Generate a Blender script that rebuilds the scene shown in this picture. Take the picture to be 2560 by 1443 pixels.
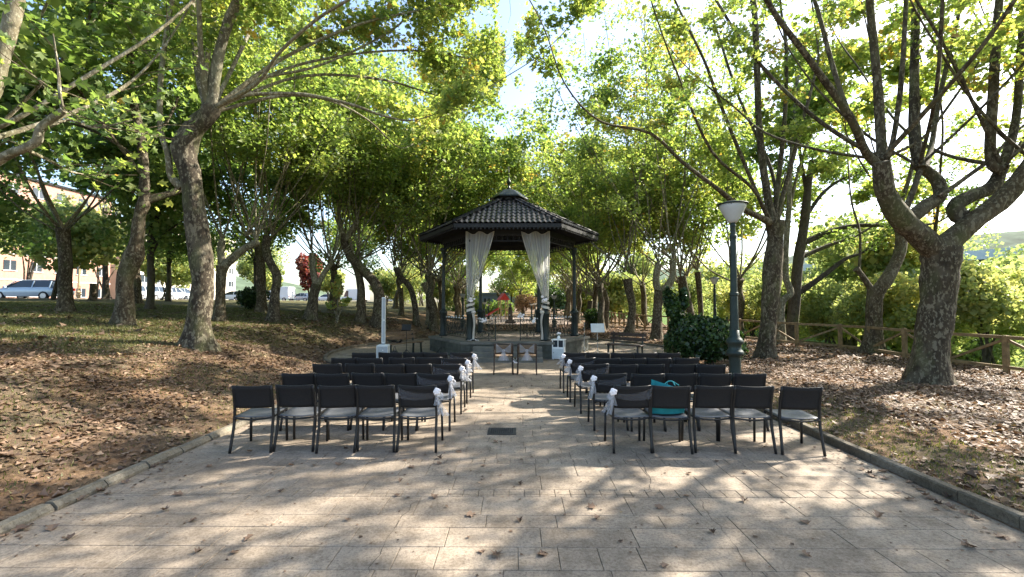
import bpy, bmesh, math, random
import numpy as np
from mathutils import Vector, Matrix
for _o in list(bpy.data.objects): bpy.data.objects.remove(_o, do_unlink=True)
SC = bpy.context.scene
COL = SC.collection
R = math.radians
rng = np.random.default_rng(7)
random.seed(7)

# ------------------------------------------------------------------ camera
F = 1133.0                       # focal length in pixels of the 2560 px wide photograph
CAM_Z = 1.87
PITCH = math.atan(35.5 / F); YAW = math.atan(10.0 / F)
cam_data = bpy.data.cameras.new('camera')
cam = bpy.data.objects.new('camera', cam_data); COL.objects.link(cam)
cam_data.sensor_width = 36.0; cam_data.lens = 36.0 * F / 2560.0
cam_data.clip_start = 0.05; cam_data.clip_end = 3000
cam.location = (0, 0, CAM_Z); cam.rotation_euler = (math.pi / 2 + PITCH, 0, YAW)
SC.camera = cam

# ------------------------------------------------------------------ sky, sun, exposure
SUN_EL = R(38.0); SUN_DIR = Vector((0.91, 0.415, 0)).normalized()
SUN_VEC = Vector((SUN_DIR.x * math.cos(SUN_EL), SUN_DIR.y * math.cos(SUN_EL), math.sin(SUN_EL)))
world = bpy.data.worlds.new('World'); SC.world = world; world.use_nodes = True
wn = world.node_tree.nodes; wl = world.node_tree.links
sky = wn.new('ShaderNodeTexSky'); sky.sky_type = 'NISHITA'; sky.sun_disc = False
sky.sun_elevation = SUN_EL; sky.sun_rotation = math.atan2(SUN_DIR.x, SUN_DIR.y)
sky.air_density = 1.0; sky.dust_density = 1.8; sky.ozone_density = 1.0
bg = wn['Background']; bg.inputs['Strength'].default_value = 0.13
wl.new(sky.outputs[0], bg.inputs['Color'])
sun_data = bpy.data.lights.new('sun', 'SUN'); sun = bpy.data.objects.new('sun', sun_data); COL.objects.link(sun)
sun_data.energy = 5.0; sun_data.angle = R(0.53); sun_data.color = (1.0, 0.93, 0.82)
sun.rotation_euler = (-SUN_VEC).to_track_quat('-Z', 'Y').to_euler()
SC.view_settings.view_transform = 'Standard'; SC.view_settings.look = 'None'
SC.view_settings.exposure = 1.85; SC.view_settings.gamma = 1.0; SC.view_settings.use_curve_mapping = False
SC.cycles.max_bounces = 7; SC.cycles.diffuse_bounces = 4; SC.cycles.glossy_bounces = 2
SC.cycles.transmission_bounces = 4; SC.cycles.transparent_max_bounces = 8
SC.cycles.caustics_reflective = False; SC.cycles.caustics_refractive = False
SC.cycles.use_denoising = True
SC.cycles.sample_clamp_indirect = 6.0

# ------------------------------------------------------------------ picture <-> place
_Rc = Matrix.Rotation(YAW, 3, 'Z') @ Matrix.Rotation(math.pi / 2 + PITCH, 3, 'X')
def ray(px, py):
    return _Rc @ Vector(((px - 1280) / F, -(py - 721.5) / F, -1.0))
def at(px, py, Y):
    d = ray(px, py); t = Y / d.y
    return Vector((d.x * t, Y, CAM_Z + d.z * t))
GX, GY = -0.28, 17.8           # middle of the bandstand
PATH_W = 4.17; RND = 6.6
def edge_distance(x, y):
    ax = np.abs(x)
    ds = np.where(y <= 13, ax - PATH_W, np.hypot(np.maximum(ax - PATH_W, 0), y - 13))
    dc = np.hypot(x - GX, y - GY) - RND
    return np.minimum(ds, dc)
def ground_z(x, y):
    x = np.asarray(x, float); y = np.asarray(y, float)
    d = edge_distance(x, y)
    d2 = np.where(y >= GY, np.minimum(d, np.maximum(np.abs(x) - 4.0, 0.0)), d)
    dd = np.maximum(d2, 0)
    zl = np.interp(dd, [0, .3, 1, 2, 3, 5.5, 7.5, 12, 20, 27, 29, 43, 45, 120, 400],
                   [-.02, .03, .20, .52, .84, 1.15, 1.32, 1.6, 1.9, 2.15, 2.0, 2.0, 2.1, 2.6, 5])
    zr = np.interp(dd, [0, .3, 2, 5, 8.4, 9.2, 12, 16, 28, 40, 80, 400],
                   [.0, .03, .10, .09, .02, -.1, -1.2, -2.5, -3.0, -1.0, 0.5, 4])
    z = np.where(x < 0, zl, zr)
    far = np.clip((y - 38) / 25, 0, 1)
    z = np.where((np.abs(x) < 30), z * (1 - 0.5 * far * np.clip(1 - np.abs(x) / 30, 0, 1)), z)
    bump = 0.025 * np.sin(x * 1.7 + 0.6 * y) * np.sin(y * 1.3 - .4 * x) + 0.015 * np.sin(3.1 * x + 1.0) * np.sin(2.7 * y)
    z = z + bump * np.clip(dd / 1.5, 0, 1)
    return np.where(d < 0.0, -0.12, z)
def gz(x, y): return float(ground_z(x, y))
def on_ground(px, py, y0=2.5, y1=120):
    d = ray(px, py); prev = None
    for Y in np.arange(y0, y1, 0.05):
        t = Y / d.y
        if CAM_Z + d.z * t <= gz(d.x * t, Y): return Vector((d.x * t, Y, gz(d.x * t, Y)))
    t = y1 / d.y
    return Vector((d.x * t, y1, gz(d.x * t, y1)))
def on_flat(px, py, z=0.0):
    d = ray(px, py); t = (z - CAM_Z) / d.z
    return Vector((d.x * t, d.y * t, z))

# ------------------------------------------------------------------ materials
def new_mat(name):
    m = bpy.data.materials.new(name); m.use_nodes = True
    nt = m.node_tree; b = nt.nodes['Principled BSDF']
    return m, nt, b
def nd(nt, kind, **kw):
    n = nt.nodes.new(kind)
    for k, v in kw.items(): setattr(n, k, v)
    return n
def world_pos(nt): return nd(nt, 'ShaderNodeNewGeometry').outputs['Position']
def obj_pos(nt): return nd(nt, 'ShaderNodeTexCoord').outputs['Object']
def noise(nt, vec, scale, detail=4, rough=.6):
    n = nd(nt, 'ShaderNodeTexNoise'); n.inputs['Scale'].default_value = scale
    n.inputs['Detail'].default_value = detail; n.inputs['Roughness'].default_value = rough
    if vec is not None: nt.links.new(vec, n.inputs['Vector'])
    return n.outputs['Fac']
def ramp(nt, fac, stops):
    r = nd(nt, 'ShaderNodeValToRGB'); e = r.color_ramp.elements
    while len(e) < len(stops): e.new(0.5)
    for i, (p, c) in enumerate(stops):
        e[i].position = p; e[i].color = (c[0], c[1], c[2], 1) if not isinstance(c, (int, float)) else (c, c, c, 1)
    nt.links.new(fac, r.inputs['Fac']); return r.outputs['Color']
def mixc(nt, fac, a, b, mode='MIX'):
    n = nd(nt, 'ShaderNodeMix', data_type='RGBA', blend_type=mode)
    for s, v in ((n.inputs[0], fac), (n.inputs[6], a), (n.inputs[7], b)):
        if isinstance(v, (int, float)): s.default_value = v
        elif isinstance(v, tuple): s.default_value = (*v, 1) if len(v) == 3 else v
        else: nt.links.new(v, s)
    return n.outputs[2]
def bump(nt, b, height, strength=.3, dist=.02):
    n = nd(nt, 'ShaderNodeBump'); n.inputs['Strength'].default_value = strength; n.inputs['Distance'].default_value = dist
    nt.links.new(height, n.inputs['Height']); nt.links.new(n.outputs[0], b.inputs['Normal'])
def simple(name, c, rough=.6, metal=0.0, vary=.25, scale=6.0, bmp=0.0, spec=.4, use_world=False):
    m, nt, b = new_mat(name)
    p = world_pos(nt) if use_world else obj_pos(nt)
    n = noise(nt, p, scale)
    lo = tuple(max(0, v * (1 - vary)) for v in c); hi = tuple(min(1, v * (1 + vary)) for v in c)
    nt.links.new(ramp(nt, n, [(.3, lo), (.7, hi)]), b.inputs['Base Color'])
    b.inputs['Roughness'].default_value = rough; b.inputs['Metallic'].default_value = metal
    b.inputs['Specular IOR Level'].default_value = spec
    if bmp: bump(nt, b, noise(nt, p, scale * 6), bmp, .01)
    return m
def leaf_mat(name, stops, trans=.5, tint=(1.65, 1.75, .85), rough=.5):
    """leaf: colour by a per-leaf attribute, light shines through it"""
    m, nt, b = new_mat(name)
    a = nd(nt, 'ShaderNodeAttribute', attribute_name='tint')
    c = ramp(nt, a.outputs['Fac'], stops)
    nt.links.new(c, b.inputs['Base Color']); b.inputs['Roughness'].default_value = rough
    b.inputs['Specular IOR Level'].default_value = .35
    t = nd(nt, 'ShaderNodeBsdfTranslucent')
    nt.links.new(mixc(nt, 1.0, c, tint, 'MULTIPLY'), t.inputs['Color'])
    mx = nd(nt, 'ShaderNodeMixShader'); mx.inputs[0].default_value = trans
    nt.links.new(b.outputs[0], mx.inputs[1]); nt.links.new(t.outputs[0], mx.inputs[2])
    nt.links.new(mx.outputs[0], nt.nodes['Material Output'].inputs['Surface'])
    return m
def sheer_mat(name, c, alpha):
    m, nt, b = new_mat(name)
    d = nd(nt, 'ShaderNodeBsdfDiffuse'); d.inputs['Color'].default_value = (*c, 1)
    t = nd(nt, 'ShaderNodeBsdfTranslucent'); t.inputs['Color'].default_value = (*c, 1)
    m1 = nd(nt, 'ShaderNodeMixShader'); m1.inputs[0].default_value = .45
    nt.links.new(d.outputs[0], m1.inputs[1]); nt.links.new(t.outputs[0], m1.inputs[2])
    tr = nd(nt, 'ShaderNodeBsdfTransparent'); m2 = nd(nt, 'ShaderNodeMixShader')
    lw = nd(nt, 'ShaderNodeLayerWeight'); lw.inputs['Blend'].default_value = .35   # a weave seen edge-on is denser
    mr = nd(nt, 'ShaderNodeMapRange'); mr.inputs['To Min'].default_value = alpha; mr.inputs['To Max'].default_value = min(1, alpha + .35)
    nt.links.new(lw.outputs['Facing'], mr.inputs['Value']); nt.links.new(mr.outputs[0], m2.inputs[0])
    nt.links.new(tr.outputs[0], m2.inputs[1]); nt.links.new(m1.outputs[0], m2.inputs[2])
    nt.links.new(m2.outputs[0], nt.nodes['Material Output'].inputs['Surface'])
    return m
M = {}
G0 = (.055, .115, .018)
M['leaf'] = leaf_mat('plane_leaf', [(0, (.11, .17, .062)), (.45, (.19, .25, .090)), (.75, (.285, .325, .115)), (.93, (.42, .40, .14)), (1, (.38, .24, .08))], .55)
M['leaf_yellow'] = leaf_mat('plane_leaf_yellow', [(0, (.135, .195, .070)), (.4, (.23, .285, .10)), (.75, (.35, .37, .13)), (.95, (.48, .43, .15)), (1, (.42, .27, .09))], .55)
M['leaf_dark'] = leaf_mat('lime_leaf', [(0, (.085, .14, .05)), (.6, (.15, .205, .07)), (1, (.22, .26, .09))], .55)
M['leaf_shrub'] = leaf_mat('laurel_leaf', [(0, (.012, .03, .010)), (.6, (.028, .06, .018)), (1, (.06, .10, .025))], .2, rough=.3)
M['leaf_bank'] = leaf_mat('bank_leaf', [(0, (.15, .21, .085)), (.5, (.27, .33, .13)), (1, (.46, .44, .17))], .58, (1.5, 1.45, 1.0))  # paled so that the haze over the bank sits in the colour
M['leaf_red'] = leaf_mat('plum_leaf', [(0, (.14, .03, .035)), (.6, (.24, .07, .06)), (1, (.34, .15, .08))], .4, (1.2, .7, .6))
M['litter'] = leaf_mat('dry_leaf', [(0, (.060, .038, .026)), (.35, (.138, .088, .057)), (.7, (.24, .160, .106)), (.9, (.34, .245, .168)), (1, (.34, .26, .10))], .15, (1.1, .9, .6), .65)
M['grass'] = leaf_mat('grass_blade', [(0, (.055, .068, .02)), (.6, (.11, .115, .035)), (1, (.27, .225, .10))], .3)

def bark_mat(name, dark, mid, pale, patch=.5):
    m, nt, b = new_mat(name); p = world_pos(nt)
    mp = nd(nt, 'ShaderNodeMapping'); mp.inputs['Scale'].default_value = (1, 1, .55); nt.links.new(p, mp.inputs['Vector']); v = mp.outputs[0]
    wob = noise(nt, v, 5, 3)
    base = ramp(nt, noise(nt, v, 9, 6, .7), [(.3, dark), (.62, mid)])
    oi = nd(nt, 'ShaderNodeObjectInfo'); pass
    spots = ramp(nt, noise(nt, v, 19, 4, .6), [(.54, 0.0), (.585, 1.0)])
    plates = ramp(nt, noise(nt, v, 7.5, 3, .5), [(.62, 0.0), (.65, 1.0)])
    mxp = nd(nt, 'ShaderNodeMath', operation='MAXIMUM'); nt.links.new(spots, mxp.inputs[0]); nt.links.new(plates, mxp.inputs[1]); spots = mxp.outputs[0]
    base = mixc(nt, 1.0, base, ramp(nt, oi.outputs['Random'], [(0, (.75, .75, .78)), (1, (1.25, 1.2, 1.1))]), 'MULTIPLY')
    big = ramp(nt, noise(nt, v, 3.2, 4, .6), [(.50, 0.0), (.62, 1.0)])
    fac = nd(nt, 'ShaderNodeMath', operation='MAXIMUM'); nt.links.new(spots, fac.inputs[0])
    f2 = nd(nt, 'ShaderNodeMath', operation='MULTIPLY'); nt.links.new(big, f2.inputs[0]); f2.inputs[1].default_value = .35
    nt.links.new(f2.outputs[0], fac.inputs[1])
    f3 = nd(nt, 'ShaderNodeMath', operation='MULTIPLY'); nt.links.new(fac.outputs[0], f3.inputs[0]); f3.inputs[1].default_value = patch
    col = mixc(nt, f3.outputs[0], base, pale)
    moss = ramp(nt, noise(nt, v, 2.1, 3), [(.52, 0.0), (.75, .55)])
    col = mixc(nt, moss, col, (.10, .115, .04))
    nt.links.new(col, b.inputs['Base Color']); b.inputs['Roughness'].default_value = .85; b.inputs['Specular IOR Level'].default_value = .2
    bump(nt, b, noise(nt, v, 22, 6, .7), .7, .03)
    return m
M['bark'] = bark_mat('plane_bark', (.026, .020, .013), (.078, .060, .038), (.28, .245, .17), .50)
M['bark_pale'] = bark_mat('plane_bark_pale', (.07, .06, .04), (.17, .15, .10), (.40, .37, .27), .7)  # for pale trees; on limbs its paleness stands in for sunlight
M['bark_dark'] = bark_mat('dark_bark', (.03, .025, .02), (.08, .066, .05), (.14, .125, .095), .4)

def ground_mat():
    m, nt, b = new_mat('park_ground'); p = world_pos(nt)
    sep = nd(nt, 'ShaderNodeSeparateXYZ'); nt.links.new(p, sep.inputs[0])
    dirt = ramp(nt, noise(nt, p, 7, 8, .75), [(.25, (.055, .042, .03)), (.5, (.12, .09, .06)), (.75, (.22, .165, .11))])
    litter = ramp(nt, noise(nt, p, 14, 6, .8), [(.3, (.07, .045, .028)), (.5, (.17, .105, .062)), (.7, (.32, .21, .13))])
    grass = ramp(nt, noise(nt, p, 11, 8, .8), [(.3, (.04, .045, .018)), (.5, (.085, .082, .034)), (.72, (.20, .165, .08))])
    gl = nd(nt, 'ShaderNodeMapRange'); gl.inputs['From Min'].default_value = -6.5; gl.inputs['From Max'].default_value = -11
    nt.links.new(sep.outputs['X'], gl.inputs['Value'])
    gn = nd(nt, 'ShaderNodeMath', operation='MULTIPLY_ADD'); nt.links.new(noise(nt, p, .7, 4), gn.inputs[0]); gn.inputs[1].default_value = 1.6; gn.inputs[2].default_value = -.8
    ad = nd(nt, 'ShaderNodeMath', operation='ADD', use_clamp=True); nt.links.new(gl.outputs[0], ad.inputs[0]); nt.links.new(gn.outputs[0], ad.inputs[1])
    low = mixc(nt, ramp(nt, noise(nt, p, .9, 3), [(.42, 0.0), (.58, 1.0)]), dirt, litter)
    c = mixc(nt, ad.outputs[0], low, grass)
    gr = nd(nt, 'ShaderNodeMapRange'); gr.inputs['From Min'].default_value = 13.0; gr.inputs['From Max'].default_value = 15
    nt.links.new(sep.outputs['X'], gr.inputs['Value'])
    lush = ramp(nt, noise(nt, p, 3, 6, .7), [(.3, (.05, .10, .02)), (.7, (.15, .21, .05))])
    c = mixc(nt, gr.outputs[0], c, lush)
    nt.links.new(c, b.inputs['Base Color']); b.inputs['Roughness'].default_value = .95; b.inputs['Specular IOR Level'].default_value = .1
    bump(nt, b, noise(nt, p, 30, 6, .8), .9, .04)
    return m
M['ground'] = ground_mat()
def paving_mat(name, a, bcol, joint=False):
    m, nt, b = new_mat(name); p = world_pos(nt)
    n1 = noise(nt, p, 1.1, 4, .6); n2 = noise(nt, p, 38, 6, .85); n3 = noise(nt, p, 5, 8, .75)
    c = ramp(nt, n1, [(.28, tuple(v * .78 for v in a)), (.48, a), (.7, bcol)])
    c = mixc(nt, .9, c, ramp(nt, n2, [(.34, (.40, .37, .34)), (.52, (1.0, 1, 1)), (.70, (1.3, 1.3, 1.3))]), 'MULTIPLY')
    c = mixc(nt, .8, c, ramp(nt, n3, [(.32, (.50, .48, .45)), (.55, (1, 1, 1))]), 'MULTIPLY')
    oi = nd(nt, 'ShaderNodeObjectInfo')
    c = mixc(nt, 1.0, c, ramp(nt, oi.outputs['Random'], [(0, (.92, .915, .91)), (1, (1.05, 1.05, 1.05))]), 'MULTIPLY')
    nt.links.new(c, b.inputs['Base Color']); b.inputs['Roughness'].default_value = .8; b.inputs['Specular IOR Level'].default_value = .25
    ad = nd(nt, 'ShaderNodeMath', operation='ADD'); nt.links.new(n2, ad.inputs[0]); nt.links.new(n3, ad.inputs[1])
    bump(nt, b, ad.outputs[0], .45, .008)
    return m
M['paving'] = paving_mat('stamped_concrete', (.29, .236, .178), (.365, .305, .235))
M['joint'] = paving_mat('paving_joint', (.24, .195, .145), (.30, .248, .19))
M['kerb'] = paving_mat('kerb_concrete', (.15, .125, .09), (.23, .20, .155))
M['kerb_pale'] = paving_mat('kerb_pale_concrete', (.20, .175, .13), (.29, .26, .205))
M['crack'] = simple('crack_dirt', (.035, .03, .025), .95)
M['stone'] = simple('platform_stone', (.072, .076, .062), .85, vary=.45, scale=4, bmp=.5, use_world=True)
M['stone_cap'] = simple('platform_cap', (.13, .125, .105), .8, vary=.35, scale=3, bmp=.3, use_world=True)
M['floor'] = paving_mat('bandstand_floor', (.30, .25, .20), (.38, .32, .27))
M['iron'] = simple('green_black_iron', (.016, .024, .021), .42, .3, .3, 5)
M['iron_dark'] = simple('black_roof_timber', (.010, .010, .011), .6, 0, .4, 4)
M['tile'] = simple('black_glazed_tile', (.008, .0075, .008), .5, 0, .6, 3, .2, .22, True)
M['lamp_green'] = simple('lamp_post_green', (.020, .034, .030), .5, .2, .3, 7, .15)
M['lamp_glass'] = simple('lamp_diffuser', (.50, .51, .50), .35, 0, .06)
M['chair_frame'] = simple('chair_aluminium', (.022, .021, .020), .40, .35, .15, 9)
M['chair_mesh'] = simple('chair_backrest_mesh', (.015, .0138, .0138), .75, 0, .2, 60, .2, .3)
M['seat_mesh'] = simple('chair_seat_mesh', (.10, .104, .112), .40, 0, .15, 60, .15, .5)  # greyer than the backrest: the sky light it catches is in the colour
M['tulle'] = sheer_mat('white_tulle', (.80, .81, .85), .30)
M['tulle_thin'] = sheer_mat('thin_tulle', (.62, .63, .68), .09)
M['voile'] = sheer_mat('cream_voile', (.96, .95, .91), .34)
M['satin'] = simple('ivory_satin', (.52, .48, .41), .45, 0, .12, 8)
M['rose'] = simple('white_rose', (.86, .80, .78), .6, 0, .08, 20)
M['wood_dark'] = simple('dark_wood', (.040, .022, .014), .45, 0, .35, 12, .1)
M['wood_bench'] = simple('bench_wood', (.16, .105, .062), .6, 0, .35, 8, .2)
M['wood_fence'] = simple('fence_wood', (.24, .165, .085), .75, 0, .4, 6, .3, .3, True)
M['raffia'] = simple('raffia_weave', (.15, .10, .06), .8, 0, .35, 40, .3)
M['white'] = simple('white_paint', (.80, .80, .78), .4, 0, .05)
M['white_dull'] = simple('grey_white_paint', (.58, .62, .62), .5, 0, .08)
M['grey_speaker'] = simple('grey_speaker_grille', (.34, .38, .40), .5, .1, .08, 20)
M['black'] = simple('black_plastic', (.012, .012, .013), .45, 0, .2)
M['chrome'] = simple('pale_metal_tube', (.55, .56, .56), .3, .7, .05)
M['teal'] = simple('teal_cotton', (.012, .20, .22), .85, 0, .15, 12, .1)
M['greens'] = simple('bouquet_green', (.06, .10, .05), .6, 0, .4, 20)
M['asphalt'] = simple('asphalt', (.11, .11, .11), .9, 0, .2, 1.0, .2, .2, True)
M['glass'] = simple('dark_window_glass', (.03, .04, .05), .08, 0, .2, 1, 0, .6)
M['rubber'] = simple('tyre_rubber', (.015, .015, .016), .8)
M['rim'] = simple('wheel_rim', (.45, .45, .46), .35, .6)
M['car_silver'] = simple('silver_blue_paint', (.42, .50, .58), .25, .2, .03)
M['car_white'] = simple('white_car_paint', (.78, .79, .80), .25, 0, .03)
M['car_grey'] = simple('grey_car_paint', (.40, .43, .46), .25, .2, .03)
M['car_dark'] = simple('dark_car_paint', (.03, .04, .06), .25, .2, .03)
M['car_red'] = simple('red_car_paint', (.30, .03, .03), .3, 0, .05)
M['light_red'] = simple('tail_light_red', (.35, .02, .02), .2)
M['brick'] = simple('salmon_brick', (.36, .20, .15), .9, 0, .2, 3)
M['render_wall'] = simple('cream_render', (.60, .54, .44), .9, 0, .12, .6)
M['louvre'] = simple('blue_grey_cladding', (.14, .20, .27), .5, .2, .15, .5)
M['white_roof'] = simple('pale_roof_edge', (.62, .66, .70), .5, 0, .08, .6)
M['play_red'] = simple('red_playground_panel', (.50, .035, .03), .5)
M['play_wood'] = simple('playground_post', (.50, .36, .20), .6)
M['granite'] = simple('brown_granite', (.10, .075, .06), .6, 0, .3, 9)
M['sheet'] = simple('paper_sheet', (.62, .62, .58), .8, 0, .08)
M['hill'] = simple('far_hillside_woods', (.085, .115, .075), 1, 0, .55, .12, 0, .1, True)
M['drain'] = simple('cast_iron_cover', (.045, .045, .045), .6, .4, .3, 8, .2)

# ------------------------------------------------------------------ mesh helpers
def link(o, parent=None):
    COL.objects.link(o)
    if parent is not None: o.parent = parent
    return o
def raw_mesh(name, V, tris=None, faces=None, mat=None, smooth=False, tint=None):
    me = bpy.data.meshes.new(name)
    if faces is not None:
        me.from_pydata([tuple(v) for v in V], [], faces)
    else:
        V = np.asarray(V, np.float32); T = np.asarray(tris, np.int32)
        me.vertices.add(len(V)); me.vertices.foreach_set('co', V.ravel())
        me.loops.add(T.size); me.loops.foreach_set('vertex_index', T.ravel())
        me.polygons.add(len(T)); me.polygons.foreach_set('loop_start', np.arange(0, T.size, 3, dtype=np.int32))
        me.update(calc_edges=True)
    if tint is not None:
        a = me.attributes.new('tint', 'FLOAT', 'POINT'); a.data.foreach_set('value', np.asarray(tint, np.float32))
    if smooth: me.polygons.foreach_set('use_smooth', np.ones(len(me.polygons), bool))
    if mat is not None: me.materials.append(M[mat] if isinstance(mat, str) else mat)
    me.update()
    return me
def tag(o, label=None, cat=None, group=None, kind=None):
    if label: o['label'] = label
    if cat: o['category'] = cat
    if group: o['group'] = group
    if kind: o['kind'] = kind
    return o
def empty(name, loc=(0, 0, 0), rz=0.0, label=None, cat=None, group=None):
    o = bpy.data.objects.new(name, None); o.empty_display_size = .1
    o.location = loc; o.rotation_euler = (0, 0, rz); link(o)
    return tag(o, label, cat, group)
def mobj(name, me, parent=None, loc=(0, 0, 0), rot=(0, 0, 0), scale=None):
    o = bpy.data.objects.new(name, me); o.location = loc; o.rotation_euler = rot
    if scale is not None: o.scale = scale
    return link(o, parent)
def kids(o): return [c for c in bpy.data.objects if c.parent == o]
def copy_tree(o, children, parent=None):
    """children: {object: [children]} snapshot so that no scan of all objects is needed"""
    c = o.copy(); COL.objects.link(c); c.parent = parent
    for ch in children.get(o, []): copy_tree(ch, children, c)
    return c
def child_map():
    m = {}
    for o in bpy.data.objects:
        if o.parent is not None: m.setdefault(o.parent, []).append(o)
    return m
def catmull(P, n):
    P = np.asarray(P, float)
    if len(P) < 3: 
        t = np.linspace(0, 1, n + 1)[:, None]; return P[0] * (1 - t) + P[-1] * t
    Q = np.vstack([2 * P[0] - P[1], P, 2 * P[-1] - P[-2]]); out = []
    for i in range(1, len(Q) - 2):
        p0, p1, p2, p3 = Q[i - 1:i + 3]
        for t in np.linspace(0, 1, n, endpoint=False):
            out.append(.5 * (2 * p1 + (p2 - p0) * t + (2 * p0 - 5 * p1 + 4 * p2 - p3) * t * t + (3 * p1 - p0 - 3 * p2 + p3) * t ** 3))
    out.append(P[-1]); return np.array(out)
class MB:
    def __init__(s): s.V = []; s.F = []
    def add(s, V, Fc):
        k = len(s.V); s.V += [tuple(v) for v in V]; s.F += [tuple(i + k for i in f) for f in Fc]; return s
    def box(s, c, size, rz=0.0, bev=0.0, rot=None):
        x, y, z = [v / 2 for v in size]
        if bev > 0:
            b = bev; V = []; 
            for (sx, sy) in ((-1, -1), (1, -1), (1, 1), (-1, 1)): V.append((sx * x, sy * y, -z))
            for (sx, sy) in ((-1, -1), (1, -1), (1, 1), (-1, 1)): V.append((sx * x, sy * y, z - b))
            for (sx, sy) in ((-1, -1), (1, -1), (1, 1), (-1, 1)): V.append((sx * (x - b), sy * (y - b), z))
            Fc = [(3, 2, 1, 0), (8, 9, 10, 11)]
            for i in range(4):
                j = (i + 1) % 4; Fc += [(i, j, j + 4, i + 4), (i + 4, j + 4, j + 8, i + 8)]
        else:
            V = [(sx * x, sy * y, sz * z) for sz in (-1, 1) for (sx, sy) in ((-1, -1), (1, -1), (1, 1), (-1, 1))]
            Fc = [(3, 2, 1, 0), (4, 5, 6, 7)] + [(i, (i + 1) % 4, (i + 1) % 4 + 4, i + 4) for i in range(4)]
        m = rot if rot is not None else Matrix.Rotation(rz, 3, 'Z')
        return s.add([tuple(m @ Vector(v) + Vector(c)) for v in V], Fc)
    def bar(s, a, b, w, h=None, up=(0, 0, 1)):
        """square bar from a to b"""
        a = Vector(a); b = Vector(b); d = (b - a); L = d.length; d.normalize(); h = h or w
        u = Vector(up)
        if abs(d.dot(u)) > .98: u = Vector((0, 1, 0))
        sx = d.cross(u).normalized(); sz = sx.cross(d).normalized()
        m = Matrix((sx, d, sz)).transposed()
        return s.box((a + b) / 2, (w, L, h), rot=m)
    def tube(s, P, rad, n=8, caps=True):
        P = np.asarray(P, float); k = len(P); rad = np.broadcast_to(np.asarray(rad, float), (k,)) if np.ndim(rad) < 2 else rad
        T = np.gradient(P, axis=0); T /= np.linalg.norm(T, axis=1)[:, None] + 1e-9
        ref = np.array([0, 0, 1.]) if abs(T[0][2]) < .9 else np.array([1., 0, 0])
        u = np.cross(T[0], ref); u /= np.linalg.norm(u); V = []
        for i in range(k):
            u = u - T[i] * np.dot(u, T[i]); u /= np.linalg.norm(u) + 1e-9; v = np.cross(T[i], u)
            ang = np.arange(n) * 2 * math.pi / n
            r = rad[i] if np.ndim(rad) == 1 else rad[i][:, None]
            V += [tuple(p) for p in (P[i] + (np.cos(ang)[:, None] * u + np.sin(ang)[:, None] * v) * r)]
        Fc = [(i * n + j, i * n + (j + 1) % n, (i + 1) * n + (j + 1) % n, (i + 1) * n + j) for i in range(k - 1) for j in range(n)]
        if caps: Fc += [tuple(range(n - 1, -1, -1)), tuple((k - 1) * n + j for j in range(n))]
        return s.add(V, Fc)
    def lathe(s, prof, c=(0, 0, 0), n=16, flute=0.0):
        V = []
        for r, z in prof:
            for j in range(n):
                a = 2 * math.pi * j / n; rr = r * (1 + flute * (1 if j % 2 else -1))
                V.append((c[0] + rr * math.cos(a), c[1] + rr * math.sin(a), c[2] + z))
        k = len(prof)
        Fc = [(i * n + j, i * n + (j + 1) % n, (i + 1) * n + (j + 1) % n, (i + 1) * n + j) for i in range(k - 1) for j in range(n)]
        Fc += [tuple(range(n - 1, -1, -1)), tuple((k - 1) * n + j for j in range(n))]
        return s.add(V, Fc)
    def prism(s, poly, z0, z1):
        n = len(poly); V = [(x, y, z0) for x, y in poly] + [(x, y, z1) for x, y in poly]
        return s.add(V, [tuple(range(n - 1, -1, -1)), tuple(range(n, 2 * n))] + [(i, (i + 1) % n, (i + 1) % n + n, i + n) for i in range(n)])
    def grid(s, P):
        """P[i][j] points -> sheet"""
        a = len(P); b = len(P[0])
        return s.add([p for r_ in P for p in r_], [(i * b + j, i * b + j + 1, (i + 1) * b + j + 1, (i + 1) * b + j) for i in range(a - 1) for j in range(b - 1)])
    def ball(s, c, r, n=8, m=6, sq=(1, 1, 1)):
        prof = [(r * math.sin(math.pi * i / m), -r * math.cos(math.pi * i / m)) for i in range(1, m)]
        k0 = len(s.V); s.lathe(prof, (0, 0, 0), n)
        for i in range(k0, len(s.V)):
            x, y, z = s.V[i]; s.V[i] = (c[0] + x * sq[0], c[1] + y * sq[1], c[2] + z * sq[2])
        return s
    def mesh(s, name, mat, smooth=False):
        me = raw_mesh(name, s.V, faces=s.F, mat=mat, smooth=smooth); return me
    def build(s, name, mat, parent=None, smooth=False, loc=(0, 0, 0), solid=0.0):
        o = mobj(name, s.mesh(name, mat, smooth), parent, loc)
        if solid:
            md = o.modifiers.new('solid', 'SOLIDIFY'); md.thickness = solid; md.offset = 0
        return o
def autosmooth(o, ang=40):
    me = o.data
    me.polygons.foreach_set('use_smooth', np.ones(len(me.polygons), bool))
    me.set_sharp_from_angle(angle=R(ang))
    return o

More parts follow.
